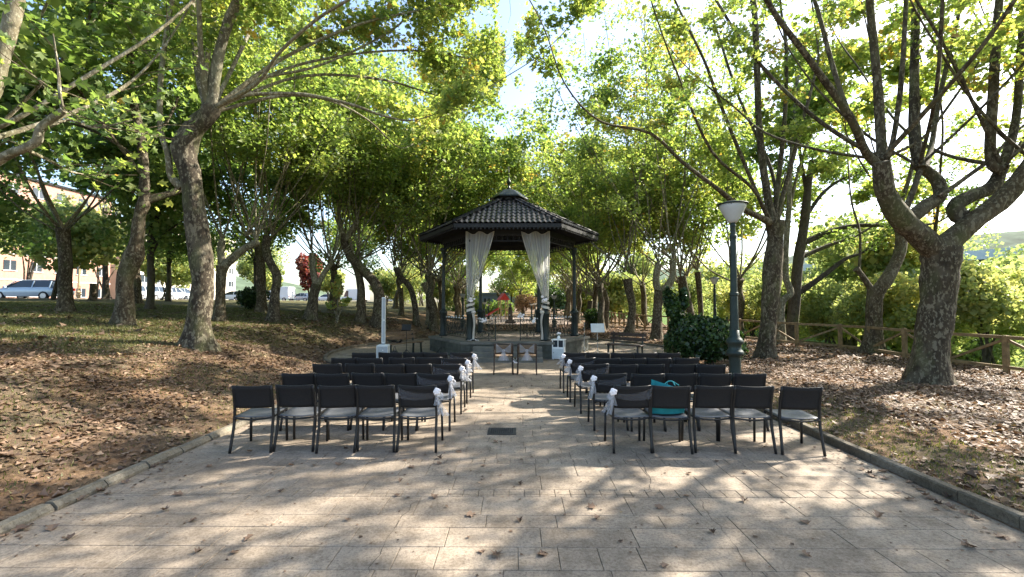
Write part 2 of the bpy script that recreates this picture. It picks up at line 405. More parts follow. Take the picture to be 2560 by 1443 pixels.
# ================================================================== the setting
def build_ground():
    xs = np.unique(np.round(np.concatenate([np.arange(-20, 20.01, .3), [-4.27, -4.17, -4.12, 4.12, 4.17, 4.27],
                   np.arange(-60, -20, 1.5), np.arange(20, 60, 1.5), np.arange(-400, -60, 20), np.arange(60, 401, 20)]), 3))
    ys = np.unique(np.round(np.concatenate([np.arange(-8, 42, .3), np.arange(42, 100, 2.0), np.arange(-60, -8, 6), np.arange(100, 501, 25)]), 3))
    X, Y = np.meshgrid(xs, ys); Z = ground_z(X, Y)
    V = np.stack([X, Y, Z], -1).reshape(-1, 3); nx = len(xs); ny = len(ys)
    i, j = np.meshgrid(np.arange(nx - 1), np.arange(ny - 1)); a = (j * nx + i).ravel()
    T = np.concatenate([np.stack([a, a + 1, a + nx + 1], -1), np.stack([a, a + nx + 1, a + nx], -1)])
    tag(mobj('ground', raw_mesh('ground', V, T, mat='ground', smooth=True)), kind='structure')
build_ground()

# paved walk and the round of paving about the bandstand: a bed with slabs on it
bed = MB()
bed.box((0, 3.5, -.055), (PATH_W * 2, 19.4, .08))
path = tag(bed.build('path', 'joint'), kind='structure')
rb = MB(); rb.lathe([(0.01, -.08), (RND, -.08), (RND, -.019), (0.01, -.019)], (GX, GY, 0), 72)
plaza = tag(rb.build('plaza', 'joint'), kind='structure')
slab_cache = {}
def slab_mesh(w, d):
    k = (round(w, 3), round(d, 3))
    if k not in slab_cache:
        slab_cache[k] = MB().box((0, 0, -.0085), (w, d, .017), bev=.003).mesh('slab', 'paving')
    return slab_cache[k]
GAP = .0045
slabs = []
def lay_rows(y0, y1, xa, xb, seed, keep):
    """rows of rectangular slabs across the walk; a soldier course of small squares at fixed places"""
    rg = random.Random(seed); y = y0; out = []; row = 0
    soldier = [(4.43, .17), (5.33, .17)]
    while y < y1:
        sd = [s for s in soldier if abs(s[0] - y) < 1e-6]
        if sd: dpt = sd[0][1]; widths = [.15]
        else:
            nxt = min([s[0] for s in soldier if s[0] > y + 1e-6] + [1e9])
            dpt = rg.choice([.22, .30, .36]); widths = [.30, .45, .60, .75, .90]
            if nxt - (y + dpt) < .18: dpt = nxt - y
        x = xa; off = rg.uniform(0, .3); first = True
        while x < xb - .02:
            w = rg.choice(widths)
            if first and not sd: w = max(.15, w - off)
            first = False
            if xb - (x + w) < .14: w = xb - x
            cx = x + w / 2; cy = y + dpt / 2
            if keep(cx, cy, w, dpt): out.append((cx, cy, w - GAP, dpt - GAP))
            x += w
        y += dpt
    return out
S1 = lay_rows(1.35, 11.6, -PATH_W + .05, PATH_W - .05, 3, lambda x, y, w, d: math.hypot(x - GX, y - GY) > RND - .0 or True)
in_round = lambda x, y, w, d: all(math.hypot(x + sx * w / 2 - GX, y + sy * d / 2 - GY) < RND - .03 for sx in (-1, 1) for sy in (-1, 1)) and (y > 11.75 )
S2 = lay_rows(11.6, 24.6, -7.2, 6.8, 5, lambda x, y, w, d: all(math.hypot(x + sx * w / 2 - GX, y + sy * d / 2 - GY) < RND - .02 for sx in (-1, 1) for sy in (-1, 1)) or (abs(x) + w / 2 < PATH_W - .02 and y < 13.05))
S1.sort(key=lambda s: s[1])
vis = [s for s in S1 if s[1] > 2.45]
near, rest = vis[:300], vis[300:] + [s for s in S1 if s[1] <= 2.45]
for cx, cy, w, d in near:
    mobj('slab', slab_mesh(w, d), path, (cx, cy, rng.uniform(-.0012, .0012)), (rng.uniform(-.0015, .0015), rng.uniform(-.0015, .0015), 0))
def slab_mass(L, parent):
    mb = MB()
    for cx, cy, w, d in L: mb.box((cx, cy, -.0085 + rng.uniform(-.0012, .0012)), (w, d, .017), bev=.003)
    return tag(mb.build('paving_slabs', 'paving', parent), kind='stuff')
slab_mass(rest, path); slab_mass(S2, plaza)
# cracks with their own shape
def crack(pts, w=.012):
    P = catmull([(p.x, p.y, 0.0) for p in [on_flat(*q) for q in pts]], 6)
    P[1:-1, :2] += rng.normal(0, .012, (len(P) - 2, 2))
    T = np.gradient(P, axis=0); T /= np.linalg.norm(T, axis=1)[:, None]; N = np.stack([-T[:, 1], T[:, 0], 0 * T[:, 0]], -1)
    ww = .6 * w * rng.uniform(.2, 1, len(P))[:, None] / 2; ww[0] = ww[-1] = .001
    A = P + N * ww; B = P - N * ww; A[:, 2] = B[:, 2] = .0035
    MB().grid([list(map(tuple, A)), list(map(tuple, B))]).build('crack', 'crack', path)
crack([(1590, 1130), (1620, 1190), (1626, 1215), (1618, 1240)])
crack([(1618, 1240), (1602, 1228), (1560, 1222)], .008)
crack([(1750, 1245), (1775, 1290), (1840, 1370), (1880, 1443)], .010)
crack([(1045, 1245), (1000, 1300), (955, 1375), (915, 1443)], .010)
crack([(2200, 1248), (2400, 1252), (2470, 1248)], .014)
crack([(0, 1237), (500, 1236), (1100, 1236), (1700, 1239), (2200, 1247)], .009)

def kerb_mesh(w, h, L, round_top=.02, mat='kerb'):
    prof = [(-w / 2, -.12), (-w / 2, h - round_top), (-w / 2 + round_top, h), (w / 2 - round_top, h), (w / 2, h - round_top), (w / 2, -.12)]
    V = [(x, y, z) for y in (-L / 2, L / 2) for x, z in prof]; n = len(prof)
    Fc = [(i, i + 1, i + 1 + n, i + n) for i in range(n - 1)] + [tuple(range(n)), tuple(range(2 * n - 1, n - 1, -1))]
    return raw_mesh('kerb_stone', V, faces=Fc, mat=mat)
def kerb_run(name, x, mat, meshes, y0, y1, step):
    k = tag(empty(name), kind='structure'); y = y0; i = 0
    while y < y1:
        mobj('kerb_stone', meshes[i % len(meshes)], k, (x + rng.normal(0, .006), y + step / 2, rng.normal(0, .004)), (rng.normal(0, .006), rng.normal(0, .02), rng.normal(0, .006)))
        y += step; i += 1
kerb_run('kerb_right', PATH_W + .05, 'kerb', [kerb_mesh(.11, .095, .518, .015)], 1.75, 12.6, .525)
kerb_run('kerb_left', -PATH_W - .07, 'kerb_pale', [kerb_mesh(.16, .055, .51, .04, 'kerb_pale'), kerb_mesh(.15, .065, .50, .045, 'kerb_pale')], 1.5, 12.6, .525)
kr = tag(empty('kerb_round'), kind='structure'); km = kerb_mesh(.12, .07, .60, .02); n_k = 68
for i in range(n_k):
    a = 2 * math.pi * i / n_k; x = GX + (RND + .05) * math.cos(a); y = GY + (RND + .05) * math.sin(a)
    if abs(x) < PATH_W and y < GY: continue
    mobj('kerb_stone', km, kr, (x, y, rng.normal(0, .005)), (0, rng.normal(0, .02), a))

# street up the bank, with its kerb, and the open square farther along the park
rd = MB(); rd.box((-40, 60, 2.02), (12, 200, .05)); tag(rd.build('road', 'asphalt'), kind='structure')
rk = MB(); rk.box((-33.6, 60, 2.06), (.3, 200, .26)); tag(rk.build('kerb_road', 'kerb_pale'), kind='structure')
fs = MB(); fs.box((0.6, 49, .05), (11, 22, .03)); tag(fs.build('square', paving_mat('pale_square_paving', (.42, .33, .28), (.52, .43, .37))), kind='structure')
hl = MB()
for (cx, cy, rx, ry, h) in ((210, 190, 150, 90, 30), (120, 260, 140, 80, 22), (-230, 240, 140, 90, 22), (320, 80, 120, 120, 34)):
    pr = [(1.0, -2), (.93, h * .25), (.75, h * .55), (.5, h * .82), (.22, h * .97), (.01, h)]
    k0 = len(hl.V); hl.lathe(pr, (0, 0, 0), 40)
    for i in range(k0, len(hl.V)):
        x, y, z = hl.V[i]; w = 1 + .07 * math.sin(x * 9) * math.cos(y * 7); hl.V[i] = (cx + x * rx * w, cy + y * ry * w, z * (1 + .05 * math.sin(11 * x + 5 * y)))
o = hl.build('hill', 'hill', smooth=True); tag(o, kind='structure')

# ================================================================== leaves
LEAF_NEAR = np.array([(0, 0), (.50, .22), (.24, .40), (.47, .72), (.15, .66), (0, 1), (-.15, .66), (-.47, .72), (-.24, .40), (-.50, .22)])
LEAF_MID = np.array([(0, 0), (.50, .35), (.22, .60), (0, 1), (-.22, .60), (-.50, .35)])
LEAF_FAR = np.array([(0, 0), (.5, .5), (0, 1), (-.5, .5)])
def fan(n): return np.array([(0, i, i + 1) for i in range(1, n - 1)], np.int32)
def leaf_arrays(P, size, rg, shape, up=.75, curl=.25, normals=None):
    """P: N x 3 leaf positions -> verts, tris; each leaf its own flat or folded star"""
    n = len(P); L = shape; k = len(L)
    az = rg.uniform(0, 2 * math.pi, n)
    nrm = rg.normal(0, 1, (n, 3)); nrm /= np.linalg.norm(nrm, axis=1)[:, None]
    nrm = nrm * (1 - up) + np.array([0, 0, 1.]) * up if normals is None else nrm * (1 - up) + normals * up
    nrm /= np.linalg.norm(nrm, axis=1)[:, None] + 1e-9
    d = np.stack([np.cos(az), np.sin(az), np.zeros(n)], -1)
    d -= nrm * np.sum(d * nrm, 1)[:, None]; d /= np.linalg.norm(d, axis=1)[:, None] + 1e-9
    s = np.cross(d, nrm)
    sz = size * np.clip(rg.lognormal(-.08, .30, n), .4, 1.7)
    c = rg.normal(0, curl, n); fd = rg.normal(curl * .6, curl * .7, n)
    lx = L[:, 0][None, :] * sz[:, None]; ly = (L[:, 1][None, :] - .4) * sz[:, None]
    lz = c[:, None] * (L[:, 1][None, :] - .4) ** 2 * sz[:, None] * 1.5 + fd[:, None] * np.abs(L[:, 0])[None, :] * sz[:, None]
    V = P[:, None, :] + lx[..., None] * s[:, None, :] + ly[..., None] * d[:, None, :] + lz[..., None] * nrm[:, None, :]
    T = (fan(k)[None] + (np.arange(n) * k)[:, None, None]).reshape(-1, 3)
    return V.reshape(-1, 3), T, k
def leaf_mesh(name, P, size, rg, shape, mat, tint, up=.55, curl=.25, normals=None):
    V, T, k = leaf_arrays(np.asarray(P, float), size, rg, shape, up, curl, normals)
    return raw_mesh(name, V, T, mat=mat, tint=np.repeat(tint, k))
TRI = [0]

# ================================================================== trees
def limb_pts(pts, Y0, dy=0.0):
    """picture points (x, y, width) at the tree's own distance; dy leads the limb towards (-) or away (+) over its length"""
    n = len(pts); P = []; Rr = []
    for i, p in enumerate(pts):
        Y = Y0 + dy * i / max(1, n - 1) + (p[3] if len(p) > 3 else 0)
        v = at(p[0], p[1], Y); P.append(v); Rr.append(max(.008, p[2] / 2 * Y / F * .86))
    return np.array(P), np.array(Rr)
def tube_mesh(mb, P, Rr, rg, seg=5, n=10, lump=.08, flare=None):
    Q = catmull(P, seg); t = np.linspace(0, len(P) - 1, len(Q)); r = np.interp(t, np.arange(len(P)), Rr)
    ang = np.arange(n) * 2 * math.pi / n; rad = []
    ph = rg.uniform(0, 6.28, 4)
    for i in range(len(Q)):
        z = i * .55
        rad.append(r[i] * (1 + lump * (np.sin(2 * ang + ph[0] + z * .7) * .6 + np.sin(3 * ang + ph[1] - z) * .5 + np.sin(z * 1.9 + ph[2]) * .5) + lump * .35 * rg.normal(0, 1, n)))
    rad = np.array(rad)
    if flare is not None:                         # root swelling
        for i in range(len(Q)):
            h = Q[i][2] - Q[0][2]
            if h < flare: rad[i] *= 1 + (1 - h / flare) ** 2 * (.34 + .34 * np.sin(ang * 5 + ph[3]))
    mb.tube(Q, rad, n)
    return Q, r
def shoot_path(rg, base, out, L, spread, wob=.25):
    """a long upright water shoot from a knuckle"""
    n = 6; P = [np.array(base, float)]
    d = np.array([out[0], out[1], .55 if spread > .8 else .9]); d /= np.linalg.norm(d)
    for i in range(n):
        d = d + np.array([0, 0, .30]) + rg.normal(0, .11, 3) * wob * 3 + np.array([out[0], out[1], 0]) * .03 * spread
        d /= np.linalg.norm(d); P.append(P[-1] + d * L / n)
    return np.array(P)
def twigs_for(rg, P, r0, n, lmin, lmax, t0=.3, lean=None, droop=.0):
    """side twigs along a limb P"""
    out = []; k = len(P) - 1
    for _ in range(n):
        t = rg.uniform(t0, 1.0) ** .9; f = t * k; i = min(int(f), k - 1); p = P[i] * (1 - (f - i)) + P[i + 1] * (f - i)
        a = rg.uniform(0, 2 * math.pi); d = np.array([math.cos(a), math.sin(a), rg.uniform(-.1, .65)])
        if lean is not None: d[:2] += lean
        d /= np.linalg.norm(d); L = rg.uniform(lmin, lmax) * (1.15 - .45 * t)
        q = [p]; dd = d.copy()
        for s in range(3):
            dd = dd + rg.normal(0, .16, 3) + np.array([0, 0, -droop]); dd /= np.linalg.norm(dd); q.append(q[-1] + dd * L / 3)
        out.append(np.array(q))
    return out
def leaves_on(rg, twigs, n, jit, keep=None):
    w = np.array([np.linalg.norm(t[-1] - t[0]) for t in twigs]); w /= w.sum()
    idx = rg.choice(len(twigs), n, p=w); t = rg.beta(1.8, 1.1, n) * 3; i = np.minimum(t.astype(int), 2); f = (t - i)[:, None]
    T = np.array([tw[:4] for tw in twigs]); P = T[idx, i] * (1 - f) + T[idx, i + 1] * f + rg.normal(0, jit, (n, 3)) * np.array([1, 1, .8])
    if keep is not None: k_ = keep(P); P = P[k_]; idx = idx[k_]
    return P, idx
def make_tree(name, label, trunk, limbs, seed, n_leaf, leaf=.17, shape=LEAF_NEAR, mat='leaf', bark='bark', twig_n=9, twig_len=(.9, 2.2),
              group=None, extra=(), tint=(.0, .75), keep=None, base=None, twig_r=.009, seg=5, sides=12, t0=.3, up=.5, droop=.0, cat='tree', jit=.2, flare=.7, limb_bark=None):
    """trunk: (P, r) arrays; limbs: list of (P, r); all in world space -> Empty with trunk, limbs, twigs, crown"""
    rg = np.random.default_rng(seed)
    b = Vector(base) if base is not None else Vector(trunk[0][0])
    root = empty(name, b, label=label, cat=cat, group=group); off = np.array(b)
    mb = MB(); Q, r = tube_mesh(mb, np.asarray(trunk[0]) - off, trunk[1], rg, seg, sides, .07, flare)
    autosmooth(mb.build('trunk', bark, root), 60)
    allt = []
    for (P, rr, tn) in [(l[0], l[1], l[2] if len(l) > 2 else twig_n) for l in limbs]:
        mb = MB(); rr = np.asarray(rr); Q, r = tube_mesh(mb, np.asarray(P) - off, rr, rg, 4, 8 if rr[0] > .05 else 6, .06)
        autosmooth(mb.build('limb', limb_bark or bark, root), 60)  # paler bark here paints in the light falling on the limbs
        if tn: allt += twigs_for(rg, Q, r, tn, *twig_len, t0=t0, droop=droop)
    allt += [np.asarray(e) - off for e in extra]
    if not allt: return root
    tb = MB()
    for q in allt: tb.tube(q, np.linspace(twig_r, twig_r * .4, len(q)), 4, False)
    tag(tb.build('twigs', bark, root), kind='stuff')
    Pl, idx = leaves_on(rg, allt, n_leaf, jit, (lambda p: keep(p + off)) if keep else None)
    cl = rg.normal(0, .17, len(allt)) + .35 * (rg.random(len(allt)) < .025)
    hue = np.clip(rg.uniform(tint[0], tint[1], len(Pl)) + cl[idx] + (rg.random(len(Pl)) < .02) * .4, 0, 1)
    me = leaf_mesh('crown', Pl, leaf, rg, shape, mat, hue, up=up, curl=.3); TRI[0] += len(me.polygons)
    tag(mobj('crown', me, root), kind='stuff')
    return root
def shoots(rg, k, n, L, spread, r0, azc=None, azw=math.pi):
    out = []
    for i in range(n):
        a = (2 * math.pi * (i + rg.uniform(-.3, .3)) / n) if azc is None else azc + rg.uniform(-azw, azw)
        o = np.array([math.cos(a), math.sin(a)]) * rg.uniform(.35, 1.0) * spread
        l = L * rg.uniform(.75, 1.15); P = shoot_path(rg, k, o, l, spread)
        out.append((P, np.linspace(r0 * rg.uniform(.6, 1.05), .012, len(P))))
    return out
def extend(P, rr, ztop, rg, drift=.12):
    """carry a limb that leaves the picture on up to its tip"""
    P = [np.array(p) for p in P]; rr = list(rr); d = P[-1] - P[-2]; d /= np.linalg.norm(d); d[2] = max(d[2], .5)
    while P[-1][2] < ztop:
        d = d + rg.normal(0, drift, 3) + np.array([0, 0, .08]); d /= np.linalg.norm(d); P.append(P[-1] + d * 1.3); rr.append(max(.012, rr[-1] * .72))
    return np.array(P), np.array(rr)
def over_path(P):                 # the strip of open sky over the walk
    w = np.interp(P[:, 1], [8, 14, 19, 22], [.40, .45, .30, .0]) + .10 * np.sin(P[:, 1] * 1.3 + P[:, 2])
    return ~((np.abs(P[:, 0] + .02 * P[:, 1] - .15) < w) & (P[:, 2] > 6.8))

LG = 'plane trees of the avenue'
def hand_tree(name, label, trunk_px, limbs_px, seed, ztop=14.0, tw=1.0, base_px=None, extra_knuckles=(), **kw):
    rg = np.random.default_rng(seed + 1000)
    b = on_ground(*(base_px or trunk_px[0][:2])); Y0 = b.y
    tp, tr = limb_pts(trunk_px, Y0); tp[0] = np.array(b) - np.array([0, 0, .12])
    L = []
    for lp, dy, tn in limbs_px:
        P, r = limb_pts(lp, Y0, dy)
        if ztop and tn: P, r = extend(P, r, ztop * rg.uniform(.85, 1.1), rg)
        L.append((P, r, int(tn * tw)))
    for (kx, ky, n, Ls, sp, r0, *az) in extra_knuckles:
        L += shoots(rg, np.array(at(kx, ky, Y0)), n, Ls, sp, r0, *az)
    return make_tree(name, label, (tp, tr), L, seed, base=b, **kw)

# ---- near trees, each shaped after its own outline
hand_tree('plane_tree', 'big plane tree with a forked trunk rising beside the wooden fence', 
    [(2318, 958, 100), (2324, 900, 88), (2338, 800, 80), (2346, 720, 78), (2352, 660, 92), (2352, 618, 96)],
    [([(2350, 640, 66), (2298, 588, 62), (2248, 540, 56), (2212, 478, 50), (2203, 405, 44)], -.6, 0),
     ([(2205, 420, 26), (2165, 382, 24), (2124, 291, 22), (2020, 145, 18), (1916, 0, 15)], -2.0, 14),
     ([(2124, 295, 15), (2082, 166, 13), (2036, 0, 11)], 1.0, 10),
     ([(2204, 405, 30), (2203, 353, 26), (2194, 208, 24), (2174, 0, 20)], .5, 12),
     ([(2210, 410, 20), (2232, 353, 14), (2253, 208, 13), (2265, 0, 11)], -.8, 10),
     ([(2265, 555, 40), (2312, 516, 38), (2350, 490, 36), (2340, 449, 34), (2300, 416, 32)], .5, 0),
     ([(2300, 420, 30), (2286, 333, 27), (2286, 166, 24), (2290, 0, 20)], .8, 12),
     ([(2312, 418, 18), (2330, 360, 14), (2352, 229, 13), (2402, 8, 10)], 2.0, 10),
     ([(2300, 425, 16), (2285, 470, 15), (2262, 530, 16)], 0, 0),
     ([(2352, 628, 70), (2390, 590, 58), (2435, 553, 54), (2498, 507, 52), (2560, 437, 50), (2620, 340, 44), (2640, 200, 34)], -.5, 12),
     ([(2440, 556, 44), (2398, 540, 44), (2390, 512, 40), (2430, 490, 38), (2480, 468, 36), (2506, 416, 32)], .3, 0),
     ([(2506, 425, 30), (2476, 395, 27), (2485, 208, 24), (2498, 0, 20)], .3, 12),
     ([(2506, 418, 26), (2540, 300, 22), (2552, 120, 18), (2560, 0, 16)], .8, 10),
     ([(2350, 492, 14), (2420, 440, 12), (2480, 395, 10), (2540, 330, 7)], 1.0, 6)],
    11, n_leaf=14500, leaf=.122, tw=.7, twig_n=6, jit=.15, mat='leaf_yellow', keep=over_path, t0=.30, extra_knuckles=((2203, 400, 4, 8.5, 1.5, .05), (2506, 416, 4, 8.5, 1.6, .05), (2298, 416, 3, 9, 1.2, .05), (2580, 400, 4, 8, 1.6, .05)), bark='bark', sides=16, tint=(0, .9))
hand_tree('plane_tree', 'tall plane tree just behind the big street lamp', 
    [(1914, 894, 56), (1922, 800, 42), (1930, 692, 50), (1938, 600, 42), (1936, 553, 52)],
    [([(1934, 560, 26), (1920, 499, 22), (1899, 333, 20), (1891, 125, 18), (1883, 0, 16)], .3, 13),
     ([(1928, 560, 22), (1903, 545, 18), (1853, 520, 16), (1791, 470, 13), (1708, 407, 11), (1625, 333, 9), (1500, 303, 6)], -3.5, 16),
     ([(1926, 555, 14), (1899, 499, 12), (1833, 341, 10), (1791, 233, 9), (1758, 146, 8), (1687, 0, 6)], -1.2, 12),
     ([(1938, 556, 16), (1941, 499, 14), (1962, 291, 12), (1966, 125, 10)], .8, 12),
     ([(1942, 558, 16), (1957, 491, 14), (1999, 333, 12), (2032, 208, 9)], 1.2, 12),
     ([(1940, 560, 12), (1930, 430, 10), (1850, 250, 8), (1800, 100, 7)], 2.5, 12),
     ([(1930, 560, 11), (1880, 470, 9), (1780, 380, 8), (1700, 200, 6)], -2.5, 12)],
    12, n_leaf=11000, leaf=.122, tw=.7, jit=.15, mat='leaf_yellow', keep=over_path, tint=(0, .85))
hand_tree('plane_tree', 'stout plane tree standing at the fence with a knobbed stub on one side',
    [(2183, 884, 52), (2184, 820, 42), (2186, 755, 40), (2192, 722, 44)],
    [([(2194, 730, 34), (2224, 686, 32), (2250, 630, 30), (2252, 583, 28), (2236, 540, 24), (2230, 480, 20)], .3, 10),
     ([(2188, 735, 20), (2168, 708, 16), (2148, 680, 14), (2140, 672, 20)], 0, 0),
     ([(2148, 676, 7), (2150, 583, 6), (2129, 507, 5), (2121, 420, 4)], .5, 8),
     ([(2236, 545, 12), (2280, 420, 10), (2300, 250, 8)], .5, 10)],
    13, n_leaf=7000, mat='leaf_yellow', leaf=.18, shape=LEAF_MID, tint=(.1, .95))
hand_tree('plane_tree', 'slim pale plane tree with a bent trunk behind the lamp tree',
    [(1951, 860, 26), (1953, 800, 20), (1955, 755, 20), (1976, 732, 18), (1964, 690, 17), (1965, 621, 16), (1972, 526, 15)],
    [([(1972, 530, 14), (1976, 420, 12), (1990, 250, 10), (2000, 100, 8)], .5, 12),
     ([(1972, 535, 10), (1995, 430, 8), (2040, 300, 7), (2080, 160, 6)], 1, 10)],
    14, n_leaf=7000, leaf=.18, shape=LEAF_MID, mat='leaf', bark='bark_pale')
hand_tree('acacia_tree', 'dark leaning tree with low reaching branches at the fence',
    [(1974, 858, 36), (1984, 774, 29), (1995, 660, 28), (2010, 564, 26), (2018, 488, 20), (2030, 400, 14)],
    [([(2000, 730, 18), (2052, 694, 14), (2113, 648, 10), (2160, 630, 6)], -.8, 6),
     ([(2010, 640, 14), (2080, 610, 11), (2140, 590, 8), (2190, 560, 5)], .5, 6),
     ([(2012, 606, 18), (2083, 576, 14), (2144, 564, 12), (2228, 564, 9), (2330, 560, 6)], -.5, 6),
     ([(2016, 540, 12), (2060, 480, 10), (2120, 440, 7), (2180, 420, 4)], .8, 8),
     ([(2020, 500, 12), (2000, 380, 9), (1990, 250, 6)], .8, 8)],
    15, n_leaf=6000, leaf=.13, shape=LEAF_MID, mat='leaf_dark', bark='bark_dark', ztop=9)
hand_tree('plane_tree', 'sunlit crooked plane tree nearest the walk on the grassy bank',
    [(495, 868, 78), (497, 800, 64), (506, 700, 58), (500, 620, 60), (488, 543, 58), (478, 446, 55), (460, 372, 66), (485, 322, 54), (520, 287, 52), (530, 266, 50)],
    [([(518, 275, 22), (493, 175, 17), (481, 0, 15)], .8, 12),
     ([(522, 272, 22), (504, 155, 16), (497, 0, 14)], -.8, 12),
     ([(524, 272, 18), (516, 163, 14), (543, 0, 12)], 1.6, 12),
     ([(526, 275, 36), (543, 155, 30), (570, 58, 28), (594, 0, 26)], -.6, 14),
     ([(535, 275, 16), (601, 240, 12), (660, 235, 11), (760, 236, 10), (880, 262, 9), (960, 290, 7), (1040, 300, 4)], 1.5, 15),
     ([(535, 270, 14), (640, 210, 11), (700, 130, 10), (790, 50, 9), (870, 0, 8)], -1.5, 16),
     ([(536, 272, 12), (640, 200, 10), (780, 170, 8), (900, 120, 7), (1000, 60, 6)], 3.5, 16),
     ([(530, 272, 14), (590, 150, 11), (640, 40, 9)], 3.0, 14),
     ([(535, 270, 13), (700, 150, 10), (900, 60, 8), (1090, 20, 6), (1180, 10, 4)], 4.0, 18),
     ([(535, 270, 12), (720, 170, 9), (930, 130, 7), (1090, 130, 5), (1190, 150, 3)], 6.0, 18),
     ([(535, 270, 12), (760, 190, 9), (960, 200, 7), (1100, 240, 4)], 7.0, 16),
     ([(535, 280, 12), (700, 240, 9), (820, 250, 7), (920, 300, 5), (1000, 370, 3)], 4.0, 14),
     ([(455, 470, 24), (427, 440, 20), (420, 388, 17), (403, 330, 15), (400, 233, 15), (411, 116, 14), (431, 0, 13)], -.3, 6)],
    16, n_leaf=38000, leaf=.132, mat='leaf_yellow', keep=over_path, sides=16, t0=.32, bark='bark', tint=(0, .82), limb_bark='bark_pale')
hand_tree('plane_tree', 'plane tree with a bulging elbow on the bank behind the crooked one',
    [(308, 812, 60), (312, 760, 46), (313, 698, 38), (333, 643, 52), (343, 600, 36), (349, 543, 30), (361, 500, 30)],
    [([(361, 503, 28), (361, 427, 25), (349, 330, 23), (330, 233, 20), (326, 116, 18), (322, 0, 16)], .3, 14),
     ([(360, 505, 22), (400, 492, 20), (440, 478, 19), (470, 455, 16), (480, 380, 12), (520, 250, 10)], 1.2, 10),
     ([(358, 440, 12), (283, 345, 10), (233, 272, 9), (186, 186, 8), (230, 20, 7)], -.8, 12),
     ([(352, 400, 10), (240, 330, 8), (120, 290, 6), (40, 250, 5)], 1.5, 12),
     ([(350, 380, 9), (420, 300, 8), (470, 180, 6)], 2, 10)],
    17, n_leaf=18000, leaf=.125, shape=LEAF_MID, mat='leaf', tint=(0, .6))
# a tree whose trunk stands just outside the picture, its crooked limb reaching in
def edge_tree():
    rg = np.random.default_rng(77); b = Vector((-9.0, 6.6, gz(-9.0, 6.6))); Y = 6.6
    tr = np.array([(b.x, b.y, b.z - .1), (b.x - .05, b.y, b.z + 1.0), (b.x + .1, b.y, b.z + 2.0), (b.x + .3, b.y - .1, b.z + 2.9)])
    L = []
    P, r = limb_pts([(-120, 430, 38), (0, 398, 26), (60, 372, 24), (92, 352, 24), (104, 318, 22), (160, 276, 20)], Y); L.append((P, r, 0))
    P[0] = tr[2] + np.array([0.05, 0, .2])
    P2, r2 = limb_pts([(158, 280, 12), (150, 240, 10), (146, 180, 8), (133, 85, 3)], Y); L.append((P2, r2, 3))
    P3, r3 = limb_pts([(-150, 420, 50), (-40, 260, 44), (8, 130, 40), (38, 10, 38), (60, -160, 30)], Y); P3[0] = tr[3] - np.array([0, 0, .2])
    L.append((*extend(P3, r3, 11, rg), 14))
    P4, r4 = limb_pts([(100, 330, 10), (170, 300, 8), (240, 320, 6), (330, 300, 4)], Y, 1.0); L.append((P4, r4, 10))
    P5, r5 = limb_pts([(60, 372, 10), (120, 400, 8), (180, 430, 6), (240, 440, 4)], Y, 1.5); L.append((P5, r5, 10))
    L += [(p, q, 11) for p, q in shoots(rg, tr[3], 4, 7.5, 1.1, .06)]
    return make_tree('plane_tree', 'plane tree whose crooked limb reaches in with one bare upright spike', (tr, np.array([.34, .27, .27, .30])), L, 78,
                     n_leaf=1700, leaf=.12, mat='leaf', base=b, tint=(0, .6), limb_bark='bark_pale', keep=lambda p: ~((p[:, 0] > -6.2) & (p[:, 2] < 5.2)))
edge_tree()

# ---- plane trees farther along, trunks after the photograph, shoots from their knuckles
def mid_tree(label, trunk_px, knuckles, seed, n_leaf=6500, leaf=.145, mat='leaf', shape=LEAF_MID, L=6.5, sp=.6, r0=.046, nsh=4, bark='bark', tint=(0, .75), twig=12, forks=(), **kw):
    n_leaf = int(n_leaf * (1.55 if trunk_px[0][0] < 1290 else 1.05)); L = L * 1.55
    ek = [(kx, ky, nsh, L, sp, r0) for kx, ky in knuckles]
    az = 0.0 if trunk_px[0][0] < 1290 else math.pi
    ek.append((*knuckles[-1], 3, L * .95, 1.9, r0 * .8, az, .9))
    return hand_tree('plane_tree', label, trunk_px, [(f, 0, 0) for f in forks], seed, ztop=0, extra_knuckles=ek, n_leaf=n_leaf, leaf=leaf, mat=mat, shape=shape,
                     bark=bark, tint=tint, twig_n=twig, sides=10, seg=4, group=LG, keep=over_path, jit=.26, t0=.30, limb_bark='bark_pale', **kw)
mid_tree('plane tree with a low fork, seen between the street lamp and the bandstand', [(1641, 850, 34), (1643, 800, 28), (1645, 762, 27), (1651, 727, 34)],
         [(1646, 660), (1682, 650)], 31, 8500, forks=[[(1648, 735, 24), (1640, 700, 20), (1646, 660, 22)], [(1654, 735, 22), (1680, 696, 20), (1682, 650, 20)]], mat='leaf_yellow', L=7.5)
mid_tree('plane tree with a flared foot, second beyond the street lamp', [(1572, 840, 34), (1578, 800, 22), (1581, 765, 22), (1574, 730, 22), (1568, 697, 28)], [(1562, 680), (1580, 685)], 32, 8500, mat='leaf_yellow', L=7.5)
mid_tree('plane tree with a side-bent head beside the music stand', [(1512, 823, 24), (1514, 780, 19), (1515, 755, 19), (1508, 728, 20), (1490, 712, 16)], [(1490, 708), (1520, 715)], 33, 7000, mat='leaf_yellow')
mid_tree('slim plane tree close by the bandstand eave on the fence side', [(1468, 822, 20), (1473, 780, 15), (1476, 752, 16)], [(1466, 742), (1480, 740)], 34, 6000)
mid_tree('leaning plane tree rising out of the dark shrub', [(1735, 838, 26), (1728, 790, 22), (1716, 740, 20), (1705, 690, 22)], [(1702, 680), (1718, 690)], 35, 7000, mat='leaf_yellow', L=7)
mid_tree('straight slim plane tree behind the dark shrub', [(1752, 834, 20), (1752, 780, 16), (1748, 720, 15), (1744, 680, 18)], [(1744, 676)], 36, 6000, nsh=6, L=6.5)
